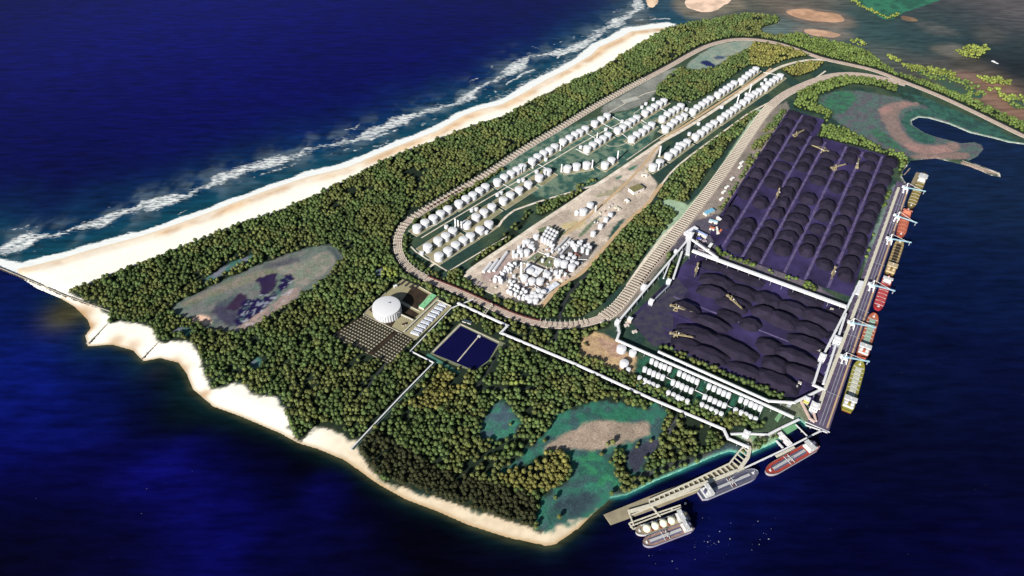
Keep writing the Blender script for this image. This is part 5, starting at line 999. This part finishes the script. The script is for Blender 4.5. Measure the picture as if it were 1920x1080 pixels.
# ------------------------------------------------------------------ ships
def ship(bow, stern, beam, hullc, deckc, kind, label, zd=9, sup=(226, 226, 226), house=.12, hatchc=(120, 110, 90), nh=7, bottomc=(110, 40, 36)):
    (x1, y1), (x0, y0) = G(*bow, zd), G(*stern, zd); L_ = math.hypot(x1-x0, y1-y0); cx, cy = (x0+x1)/2, (y0+y1)/2; B = beam; hullc, deckc, sup, hatchc = [tuple(int(a_*.84+b_*.0) for a_ in c_) for c_, b_ in ((hullc, 0), (deckc, 0), (sup, 0), (hatchc, 0))]
    t_ = thing('ship', label, 'ship', (cx, cy, 0), math.atan2(y1-y0, x1-x0))
    hm_ = M('hull_'+label[:12], hullc, .55, .1, .1); dm = M('deck_'+label[:12], deckc, .8, .18, .2); bm = M('boot_'+label[:10], bottomc, .7); sm = M('house_'+label[:12], sup, .6, .06, .3); ht = M('hatch_'+label[:12], hatchc, .7, .15, .3)
    def half(f, k):
        if f < .08: return B/2*(.72+.28*f/.08)*k
        if f > .80: return max(.3, B/2*math.sqrt(max(0, 1-((f-.80)/.20)**2))*k)
        return B/2*k
    fsn = [0, .02, .05, .08, .2, .4, .6, .8, .84, .88, .92, .95, .975, .99, 1.0]
    def ring(z, k, sh): return [(-L_/2+L_*f+(sh if f > .9 else 0)*((f-.9)/.1), half(f, k), z+((f-.85)/.15*2.2 if f > .85 and z > 3 else 0)) for f in fsn]
    def strip(rings, mat, nm):
        m = MB(); n_ = len(fsn)
        for s_ in (1, -1):
            vs = [(x, y*s_, z) for r_ in rings for x, y, z in r_]; fs_ = []
            for k in range(len(rings)-1):
                for i in range(n_-1):
                    a_ = k*n_+i; f = (a_, a_+1, a_+n_+1, a_+n_); fs_.append(f if s_ < 0 else f[::-1])
            m.add(vs, fs_)
        for k in range(len(rings)-1):
            a_, b_ = rings[k][0], rings[k+1][0]; m.add([(a_[0], -a_[1], a_[2]), (a_[0], a_[1], a_[2]), (b_[0], b_[1], b_[2]), (b_[0], -b_[1], b_[2])], [(0, 3, 2, 1)])
        m.build(nm, mat, t_)
    strip([ring(-3, .9, -4), ring(0, .96, -3), ring(2, .985, -2)], bm, 'boot_top'); strip([ring(2, .985, -2), ring(zd, 1, 0), ring(zd+1.2, 1.0, .2)], hm_, 'hull')
    m = MB(); r_ = ring(zd-.2, .97, -.6); n_ = len(r_); m.add([(x, y, z) for x, y, z in r_]+[(x, -y, z) for x, y, z in r_], [(i, n_+i, n_+i+1, i+1) for i in range(n_-1)]); m.build('deck', dm, t_)
    hx = -L_/2+L_*(house*.5+.05)
    m = MB(); m.box(hx, 0, zd-.3, L_*house, B*.82, 6.3); m.box(hx+L_*.01, 0, zd+6.01, L_*house*.72, B*.66, 6); m.box(hx+L_*.02, 0, zd+12, L_*house*.45, B*.98, 3.2); su_ = m.build('superstructure', sm, t_)
    m = MB(); m.box(hx+L_*.02+L_*house*.225+.1, 0, zd+13, .4, B*.8, 1.3); m.build('bridge_windows', dsteel, su_)
    m = MB(); m.box(hx-L_*house*.35, 0, zd+6, L_*.03, B*.24, 9.5, 0, 0, .85); m.build('funnel', ht if kind != 'bulk' else hm_, su_)
    m = MB(); m.cyl(hx+3, 0, zd+15, .5, 8, 6); m.box(hx+3, 0, zd+19, .5, 5, .5); m.build('mast', white, su_)
    m = MB(); m.cyl(L_*.43, 0, zd, .5, 11, 6); m.box(L_*.42, 0, zd, 4, 6, 2); m.build('foremast', white, t_)
    xa, xb = -L_/2+L_*(house+.08), L_*.36
    if kind == 'bulk':
        for i in range(nh):
            f = (i+.5)/nh; m = MB(); m.box(xa+(xb-xa)*f, 0, zd-.2, (xb-xa)/nh*.72, B*.5, 1.9); m.build('hatch_cover', ht, t_)
        m = MB(); [m.box(xa+(xb-xa)*(i/nh), 0, zd-.1, 1.4, B*.86, .9) for i in range(nh+1)]; m.build('deck_beams', sm, t_)
    elif kind == 'tanker':
        m = MB(); [m.tube((xa, (j-2)*1.3, zd+1.8), (xb, (j-2)*1.3, zd+1.8), .5, 6) for j in range(5)]; m.build('deck_pipes', sm, t_)
        m = MB(); m.box((xa+xb)/2, 0, zd-.1, xb-xa, B*.5, .7); m.build('tank_deck', ht, t_)
        for i in range(3):
            m = MB(); xx = (xa+xb)/2+(i-1)*6; m.bar((xx, -B*.42, zd+1.3), (xx, B*.42, zd+1.3), 1, 1.4); m.build('manifold', rust if i == 1 else sm, t_)
        for s_ in (-1, 1): m = MB(); m.cyl((xa+xb)/2-2, s_*B*.2, zd, .7, 9, 6); m.bar(((xa+xb)/2-2, s_*B*.2, zd+9), ((xa+xb)/2+9, s_*B*.2, zd+11), .7); m.build('deck_crane', sm, t_)
    elif kind == 'gas':
        dmw = M('gas_dome', (226, 222, 196), .45, .04, .3)
        for i in range(4):
            xx = xa+(xb-xa)*(i+.5)/4; rr_ = min(B*.42, (xb-xa)/8*.9); m = MB(); m.lathe([(rr_, zd-.2), (rr_, zd+2)]+[(rr_*math.cos(t2_), zd+2+rr_*.95*math.sin(t2_)) for t2_ in [.25, .5, .75, 1, 1.25, 1.5]], 24, xx, 0); m.build('gas_dome', dmw, t_, True)
        m = MB(); m.box((xa+xb)/2, -B*.38, zd, xb-xa, 1.6, 3); m.build('catwalk', sm, t_)
        m = MB(); [m.box(xa+(xb-xa)*i/4, 0, zd-.1, 3, B*.8, 2) for i in range(1, 4)]; m.build('deck_housing', rust, t_)
    return t_
ship((1706, 391), (1733, 325), 30, (74, 60, 40), (156, 136, 76), 'bulk', 'yellow decked bulk carrier farthest up the quay', hatchc=(168, 150, 84), house=.2)
ship((1688, 443), (1701, 395), 30, (190, 96, 72), (212, 118, 92), 'bulk', 'salmon orange decked ship second from the top of the quay', hatchc=(218, 128, 100), nh=5, house=.08, sup=(215, 130, 105))
ship((1689, 449), (1667, 515), 30, (120, 96, 52), (176, 152, 100), 'bulk', 'brown and cream bulk carrier with dark open holds at the quay', hatchc=(62, 52, 40), house=.22, sup=(206, 188, 150))
ship((1645, 580), (1665, 520), 29, (196, 60, 66), (206, 78, 80), 'bulk', 'plain red decked ship in the middle of the quay', hatchc=(212, 84, 86), nh=6, house=.12)
ship((1640, 588), (1616, 668), 32, (188, 92, 66), (206, 118, 86), 'bulk', 'orange decked ship with mint hatches and white bridge', hatchc=(176, 206, 184), house=.18)
ship((1614, 677), (1588, 769), 32, (140, 132, 52), (172, 166, 76), 'bulk', 'yellow green ship with white hatches nearest the quay end', hatchc=(232, 232, 214), house=.18)
ship((1436, 887), (1531, 832), 30, (196, 196, 204), (196, 78, 66), 'tanker', 'red decked tanker moored by the dock walkway', hatchc=(112, 108, 138), house=.16)
ship((1420, 884), (1313, 929), 30, (190, 196, 212), (112, 112, 130), 'tanker', 'grey blue decked tanker moored at the long pier', hatchc=(92, 96, 124), house=.14)
ship((1191, 998), (1291, 966), 26, (215, 215, 220), (190, 172, 146), 'gas', 'white gas carrier with four round domes at the berth', house=.17)
ship((1205, 1020), (1298, 985), 26, (176, 178, 200), (184, 150, 138), 'tanker', 'small tanker with lilac tank deck outside the gas carrier', hatchc=(118, 116, 150), house=.15)
A_ = gp([(1718, 322), (1726, 323), (1714, 349), (1706, 347)], 3); ox, oy = A_[0]; t_ = thing('barge', 'flat grey beige barge at the top end of the quay', 'barge', (ox, oy, 0)); m = MB(); m.poly([(a_-ox, b_-oy) for a_, b_ in A_], -1, 3); m.build('hull', dsteel, t_)
c_ = (sum(a_ for a_, _ in A_)/4-ox, sum(b_ for _, b_ in A_)/4-oy); m = MB(); m.poly([(c_[0]+(a_-ox-c_[0])*.9, c_[1]+(b_-oy-c_[1])*.9) for a_, b_ in A_], 2.9, 3.4); m.build('deck', M('barge_deck', (140, 128, 104)), t_)
x, y = G(1865, 117); t_ = thing('motor_boat', 'small white boat alone on the brown estuary', 'boat', (x, y, 0), R(-62)); m = MB(); m.add([(-16, -3, -1), (8, -3, -1), (17, 0, -1), (8, 3, -1), (-16, 3, -1), (-16, -3.6, 2), (8, -3.6, 2), (19, 0, 2.6), (8, 3.6, 2), (-16, 3.6, 2)], [(0, 1, 6, 5), (1, 2, 7, 6), (2, 3, 8, 7), (3, 4, 9, 8), (4, 0, 5, 9), (5, 6, 7, 8, 9)]); m.build('hull', white, t_); m = MB(); m.box(-6, 0, 2, 12, 4.5, 2.5); m.build('cabin', white, t_)
# ------------------------------------------------------------------ long pier and dock
sheet('embankment', gp([(1132, 965), (1214, 932), (1290, 903), (1378, 868), (1392, 874), (1378, 893), (1322, 917), (1240, 950), (1145, 984)], 2), M('pier_fill', (150, 140, 116), .9, .15, .05), z0=-1.5, h=-.4, label='beige filled embankment below the long pier')
def beamline(px, wd, z, label, nm='pier_deck', rungs=None, mat=cream, cat='pier'):
    ln = gp(px, z); ox, oy = ln[0]; t_ = thing(nm, label, cat, (ox, oy, 0)); m = MB()
    for a_, b_ in zip(ln, ln[1:]): m.bar((a_[0]-ox, a_[1]-oy, z), (b_[0]-ox, b_[1]-oy, z), wd, 1.6)
    m.build('deck', mat, t_)
    for a_, b_ in zip(ln, ln[1:]):
        L_ = math.hypot(b_[0]-a_[0], b_[1]-a_[1])
        for i in range(min(16, max(1, int(L_/22)))):
            f = (i+.5)/max(1, min(16, int(L_/22))); m = MB(); m.cyl(a_[0]+(b_[0]-a_[0])*f-ox, a_[1]+(b_[1]-a_[1])*f-oy, -2, 1, z+1.6, 8); m.build('pile', concrete, t_)
    if rungs:
        l2 = gp(rungs[0], z); l1 = gp(rungs[1], z); n_ = rungs[2]
        def at_(l, f):
            T = plen(l)*f; s_ = 0
            for a_, b_ in zip(l, l[1:]):
                d = math.hypot(b_[0]-a_[0], b_[1]-a_[1])
                if s_+d >= T or (a_, b_) == (l[-2], l[-1]): k = min(1, (T-s_)/d); return a_[0]+(b_[0]-a_[0])*k, a_[1]+(b_[1]-a_[1])*k
                s_ += d
        for i in range(n_):
            f = i/(n_-1); a_, b_ = at_(l1, f), at_(l2, f); m = MB(); m.bar((a_[0]-ox, a_[1]-oy, z-.1), (b_[0]-ox, b_[1]-oy, z-.1), 2.6, 1.2); m.build('cross_girder', mat, t_)
    EXL.append((ln, wd/2+3))
up_ = [(1217, 938), (1292, 905), (1368, 869), (1386, 846), (1399, 833)]; lo_ = [(1219, 948), (1300, 914), (1385, 882), (1402, 858), (1406, 840)]
beamline(up_, 4, 7, 'upper cream beam of the long ladder shaped pier', rungs=(up_, lo_, 24))
beamline([(1178, 960), (1219, 948), (1300, 914), (1385, 882), (1402, 858), (1406, 840), (1400, 832)], 9, 7.5, 'wide lower deck of the long ladder shaped pier')
beamline([(1181, 967), (1245, 941), (1320, 913)], 2.5, 5, 'thin outer walkway of the long pier')
beamline([(1222, 950), (1238, 969)], 4, 7, 'short cross pier from long pier to the gas berth'); beamline([(1179, 961), (1189, 986)], 2.5, 7, 'thin walkway from pier end to the berth corner')
beamline([(1180, 981), (1229, 963), (1276, 947)], 3, 6, 'inner beam of the gas carrier berth'); beamline([(1184, 986), (1231, 968), (1278, 951)], 2.6, 6, 'outer beam of the gas carrier berth'); beamline([(1179, 981), (1187, 992), (1196, 989)], 3, 6, 'hooked left end of the gas carrier berth')
beamline([(1376, 888), (1393, 879), (1470, 843), (1515, 820), (1541, 807)], 4, 6, 'thin white walkway linking pier and quay end', mat=white); beamline([(1492, 796), (1515, 819)], 2.5, 6, 'thin white cross walkway in the dock basin', mat=white); beamline([(1510, 797), (1551, 811)], 3, 6, 'white kerb walkway at the quay foot', mat=white)
beamline([(1365, 888), (1395, 878)], 8, 7, 'wide loading platform beside the grey blue tanker')
beamline([(1455, 856), (1490, 839)], 7, 7, 'wide loading platform behind the red decked tanker')
beamline([(1455, 826), (1468, 840)], 5, 6, 'small pale landing stage at the shore end of the dock', mat=white)
building((1461, 811), (1482, 833), 13, 7, 'thick white roofed dock shed reaching over the basin', (230, 226, 226), (205, 200, 200))
sheet('lawn', gp([(1463, 806), (1492, 794), (1497, 802), (1475, 815)]), M('lawn', (110, 160, 118), .9), h=.2, label='pale green lawn beside the dock shed')
sheet('lawn', gp([(1452, 786), (1462, 772), (1468, 776), (1458, 792)]), M('lawn2', (120, 160, 120), .9), h=.2, label='narrow pale green lawn right of the small southern tanks')
# dolphins along piers
for k, (px_, py_) in enumerate([(1200, 993), (1230, 975), (1260, 962), (1285, 950)]):
    x, y = G(px_, py_-6, 4); t_ = thing('mooring_dolphin', f'{ORD[k]} mooring post from the left along the gas berth', 'mooring post', (x, y, 0)); m = MB(); m.cyl(0, 0, -2, 2, 6.5, 10); m.build('pile', concrete, t_); m = MB(); m.cyl(0, 0, 4.5, 2.6, .8, 10); m.build('cap', white, t_)
# ------------------------------------------------------------------ trees
def crown(rr, r=6.0, h=11, leaf=34):
    phi = (1+5**.5)/2
    V0 = [(-1, phi, 0), (1, phi, 0), (-1, -phi, 0), (1, -phi, 0), (0, -1, phi), (0, 1, phi), (0, -1, -phi), (0, 1, -phi), (phi, 0, -1), (phi, 0, 1), (-phi, 0, -1), (-phi, 0, 1)]
    F0 = [(0, 11, 5), (0, 5, 1), (0, 1, 7), (0, 7, 10), (0, 10, 11), (1, 5, 9), (5, 11, 4), (11, 10, 2), (10, 7, 6), (7, 1, 8), (3, 9, 4), (3, 4, 2), (3, 2, 6), (3, 6, 8), (3, 8, 9), (4, 9, 5), (2, 4, 11), (6, 2, 10), (8, 6, 7), (9, 8, 1)]
    V_ = [Vector(v).normalized() for v in V0]; mid = {}; F = []
    def md(a_, b_):
        k = (min(a_, b_), max(a_, b_))
        if k not in mid: mid[k] = len(V_); V_.append((V_[a_]+V_[b_]).normalized())
        return mid[k]
    for a_, b_, c in F0: x, y, z = md(a_, b_), md(b_, c), md(c, a_); F += [(a_, x, z), (b_, y, x), (c, z, y), (x, y, z)]
    vs = [(v.x*r*.86*(k := rr.uniform(.78, 1.12)), v.y*r*.86*k, 3+h*.5+v.z*h*.47*k) for v in V_]; fs_ = list(F)
    for i in range(leaf):
        d = Vector((rr.gauss(0, 1), rr.gauss(0, 1), abs(rr.gauss(0, .8))+.05)).normalized(); p = Vector((d.x*r*rr.uniform(.8, 1.12), d.y*r*rr.uniform(.8, 1.12), 3+h*.5+d.z*h*.5*rr.uniform(.85, 1.2)))
        a_ = d.cross(Vector((rr.random(), rr.random(), rr.random()))).normalized(); b_ = d.cross(a_); s_ = rr.uniform(.9, 1.7); o = len(vs)
        vs += [tuple(p-a_*s_-d*.7), tuple(p+b_*s_+d*.5), tuple(p+a_*s_-d*.7), tuple(p-b_*s_+d*.6)]; fs_ += [(o, o+1, o+2), (o, o+2, o+3)]
    return vs, fs_
CR = [crown(random.Random(100+i), leaf=40) for i in range(8)]
TX = []; TY = []
SPC = 11.6
jr = np.random.default_rng(3)
x0, x1, y0, y1 = -1450, 3000, 700, 4100
rows_ = int((y1-y0)/(SPC*.87)); cols_ = int((x1-x0)/SPC)
gx, gy = np.meshgrid(np.arange(cols_), np.arange(rows_)); px_ = x0+(gx+.5*(gy % 2))*SPC; py_ = y0+gy*SPC*.87
px_ = (px_+jr.uniform(-3.2, 3.2, px_.shape)).ravel(); py_ = (py_+jr.uniform(-3.2, 3.2, py_.shape)).ravel()
dV = sdf(px_, py_, VEG, 30); base = (dV < -2) & ~inside(px_, py_, INDUS)
# keep the narrow outer shore strip by the causeway, none seaward of the dock
for p in CLEAR: base &= sdf(px_, py_, chaikin(p, 1), 20) > -1+8*0
for p in INF: base |= sdf(px_, py_, p, 10) < 0
nz = fbm(px_, py_, 70, 3); nz2 = fbm(px_, py_, 25, 5)
base &= ~((nz2 > .69) | ((nz > .70) & (nz2 > .5)))
# sparse trees inside the clearings
extra = np.zeros(len(px_), bool)
SPARSE = gp(q(X4, (190, 400), (430, 320), (520, 380), (520, 440), (340, 600), (200, 610), (160, 500))); base &= ~(inside(px_, py_, SPARSE) & (jr.random(len(px_)) > .5))
for p, dens in ((CLEAR[1], .05), (CLEAR[2], .2), (CLEAR[4], .12)): extra |= inside(px_, py_, p) & (jr.random(len(px_)) < dens) & (nz > .5)
for p in MF[:2]: extra |= (sdf(px_, py_, gp(p), 30) < 6) & (nz > .46) & (jr.random(len(px_)) < .6)
ISL = [q(X1, (1120, 310), (1180, 282), (1290, 275), (1312, 300), (1240, 352), (1150, 335)), q(X1, (490, 250), (530, 240), (590, 270), (540, 275)), q(X1, (712, 338), (770, 345), (780, 372), (730, 365)), q(X1, (780, 385), (830, 395), (990, 410), (1120, 440), (1110, 475), (1000, 450), (850, 425)),
       q(X1, (1240, 460), (1330, 465), (1450, 490), (1440, 512), (1300, 500)), q(X1, (1300, 520), (1370, 535), (1360, 548), (1310, 545)), q(X1, (1370, 560), (1440, 575), (1430, 610), (1390, 595)), q(X1, (1450, 575), (1525, 580), (1525, 600), (1450, 590))]
isl = np.zeros(len(px_), bool)
for p in ISL: isl |= sdf(px_, py_, gp(p), 30) < 4
isl |= (dseg(px_, py_, gp([(1588, -5), (1613, 13), (1645, 28), (1667, 36), (1682, 28)]), False) < 12)
isl &= jr.random(len(px_)) > .22
base |= extra | isl
for p, fr_ in EXC: base &= ~(sdf(px_, py_, p, 10) < fr_) | isl
for l_, wd_ in EXL: base &= dseg(px_, py_, l_, False) > wd_
# inside the yards only hedges
px_, py_, nz, nz2, isl = px_[base], py_[base], nz[base], nz2[base], isl[base]
print('TREES', len(px_))
tone = np.where(nz > .52, 0, 1)                        # olive / green
tn = list(TONE); ti = {k: i for i, k in enumerate(tn)}
dark = inside(px_, py_, gp(q(X3, (320, 480), (420, 450), (560, 560), (700, 650), (1000, 730), (1210, 810), (1195, 950), (900, 870), (700, 790), (430, 690), (320, 620)))); tone[dark] = ti['dark']
gold = inside(px_, py_, gp(q(X3, (1000, 700), (1120, 590), (1330, 560), (1390, 640), (1300, 760), (1150, 770)))) | inside(px_, py_, gp(q(X3, (520, 340), (680, 180), (830, 130), (860, 240), (700, 350)))) | inside(px_, py_, gp(q(Z7, (1040, 170), (1110, 100), (1500, 160), (1600, 230), (1400, 280), (1230, 345), (1050, 325)))) | inside(px_, py_, INF[1]); tone[gold] = ti['gold']
br = (px_ > G(1500, 120)[0]) & (py_ > 2300) & ~gold | inside(px_, py_, INF[14]); tone[br] = ti['bright']; tone[isl] = ti['lime']
lime = inside(px_, py_, gp([(712, 500), (745, 512), (740, 526), (716, 522)])) | inside(px_, py_, gp([(955, 721), (1000, 723), (1000, 730), (955, 728)])); tone[lime & (nz2 > .45)] = ti['lime']
for i in (16, 17, 18, 19, 20, 21, 22): tone[inside(px_, py_, [(a_, b_) for a_, b_ in INF[i]])] = ti['bright']
far_ = np.sqrt(px_**2+py_**2+HC**2); order = np.argsort(far_); NI = 300
rr = random.Random(9)
cm = {}
for k in tn:
    for j in range(3):
        m = MB(); m.add(*CR[j]); cm[k, j] = m.mesh('crown', leafm[k])
m = MB(); m.lathe([(.55, -.5), (.4, 2), (.25, 6.5)], 7); [m.bar((0, 0, 3), (2.2*math.cos(a_), 2.2*math.sin(a_), 6.5), .3) for a_ in (0, 2, 4)]; trunkm = m.mesh('trunk', bark)
TL = {'dark': ('dark green tree in the dense grove behind the southern beach', 'trees of the dark southern grove'), 'gold': ('golden olive tree in the grove left of the green clearing', 'trees of the golden grove'), 'olive': ('olive tree in the nearest southern woods', 'olive trees of the nearest woods'), 'green': ('mid green tree in the nearest southern woods', 'green trees of the nearest woods'), 'bright': ('bright green tree of the near woods', 'bright trees'), 'lime': ('lime green tree of the near woods', 'lime trees'), 'marsh': ('marsh tree', 'marsh trees')}
for i in order[:NI]:
    k = tn[tone[i]]; s_ = rr.uniform(.8, 1.12); t_ = thing('tree', TL[k][0], 'tree', (float(px_[i]), float(py_[i]), GL), rr.random()*6, TL[k][1]); t_.scale = (s_, s_, s_*rr.uniform(.9, 1.2))
    obj('crown', cm[k, rr.randrange(3)], t_); obj('trunk', trunkm, t_)
# the rest of the woods
shade_ = .78+.5*fbm(px_, py_, 150, 2)*sstep(.2, .6, fbm(px_, py_, 40, 6)); CV = [np.array(c[0]) for c in CR]; CF = [np.array(c[1]) for c in CR]
vv = []; ff = []; tt = []; off = 0; TC = np.array([s2l(TONE[k]) for k in tn])
for i in order[NI:]:
    j = rr.randrange(8); a_ = rr.random()*6.28; s_ = rr.choice((rr.uniform(.6, .85), rr.uniform(.8, 1.15), rr.uniform(.9, 1.3))); c, s2 = math.cos(a_), math.sin(a_); v = CV[j]
    vv.append(np.stack([(v[:, 0]*c-v[:, 1]*s2)*s_+px_[i], (v[:, 0]*s2+v[:, 1]*c)*s_+py_[i], v[:, 2]*s_*rr.uniform(.85, 1.15)+GL-1.2], 1)); ff.append(CF[j]+off); off += len(v)
    cc = TC[tone[i]]*shade_[i]*rr.uniform(.72, 1.3)*np.array([rr.uniform(.92, 1.06), 1, rr.uniform(.9, 1.1)]); tt.append(np.repeat(cc[None], len(v), 0))
vv = np.concatenate(vv); ff = np.concatenate(ff); tt = np.concatenate(tt)
me = bpy.data.meshes.new('woods'); me.vertices.add(len(vv)); me.vertices.foreach_set('co', vv.astype('f').ravel()); me.loops.add(ff.size); me.loops.foreach_set('vertex_index', ff.astype('i').ravel())
me.polygons.add(len(ff)); me.polygons.foreach_set('loop_start', (np.arange(len(ff))*3).astype('i')); me.polygons.foreach_set('loop_total', np.full(len(ff), 3, 'i'))
at_ = me.attributes.new('tone', 'FLOAT_COLOR', 'POINT'); at_.data.foreach_set('color', np.concatenate([tt, np.ones((len(tt), 1))], 1).astype('f').ravel())
me.materials.append(woodm); me.update(calc_edges=True)
wo = obj('woods', me); wo['kind'] = 'stuff'; wo['label'] = 'dense olive and green woods covering the island beyond the nearest trees'; wo['category'] = 'woods'
print('OBJECTS', len(bpy.data.objects), 'TRIS', len(ff))
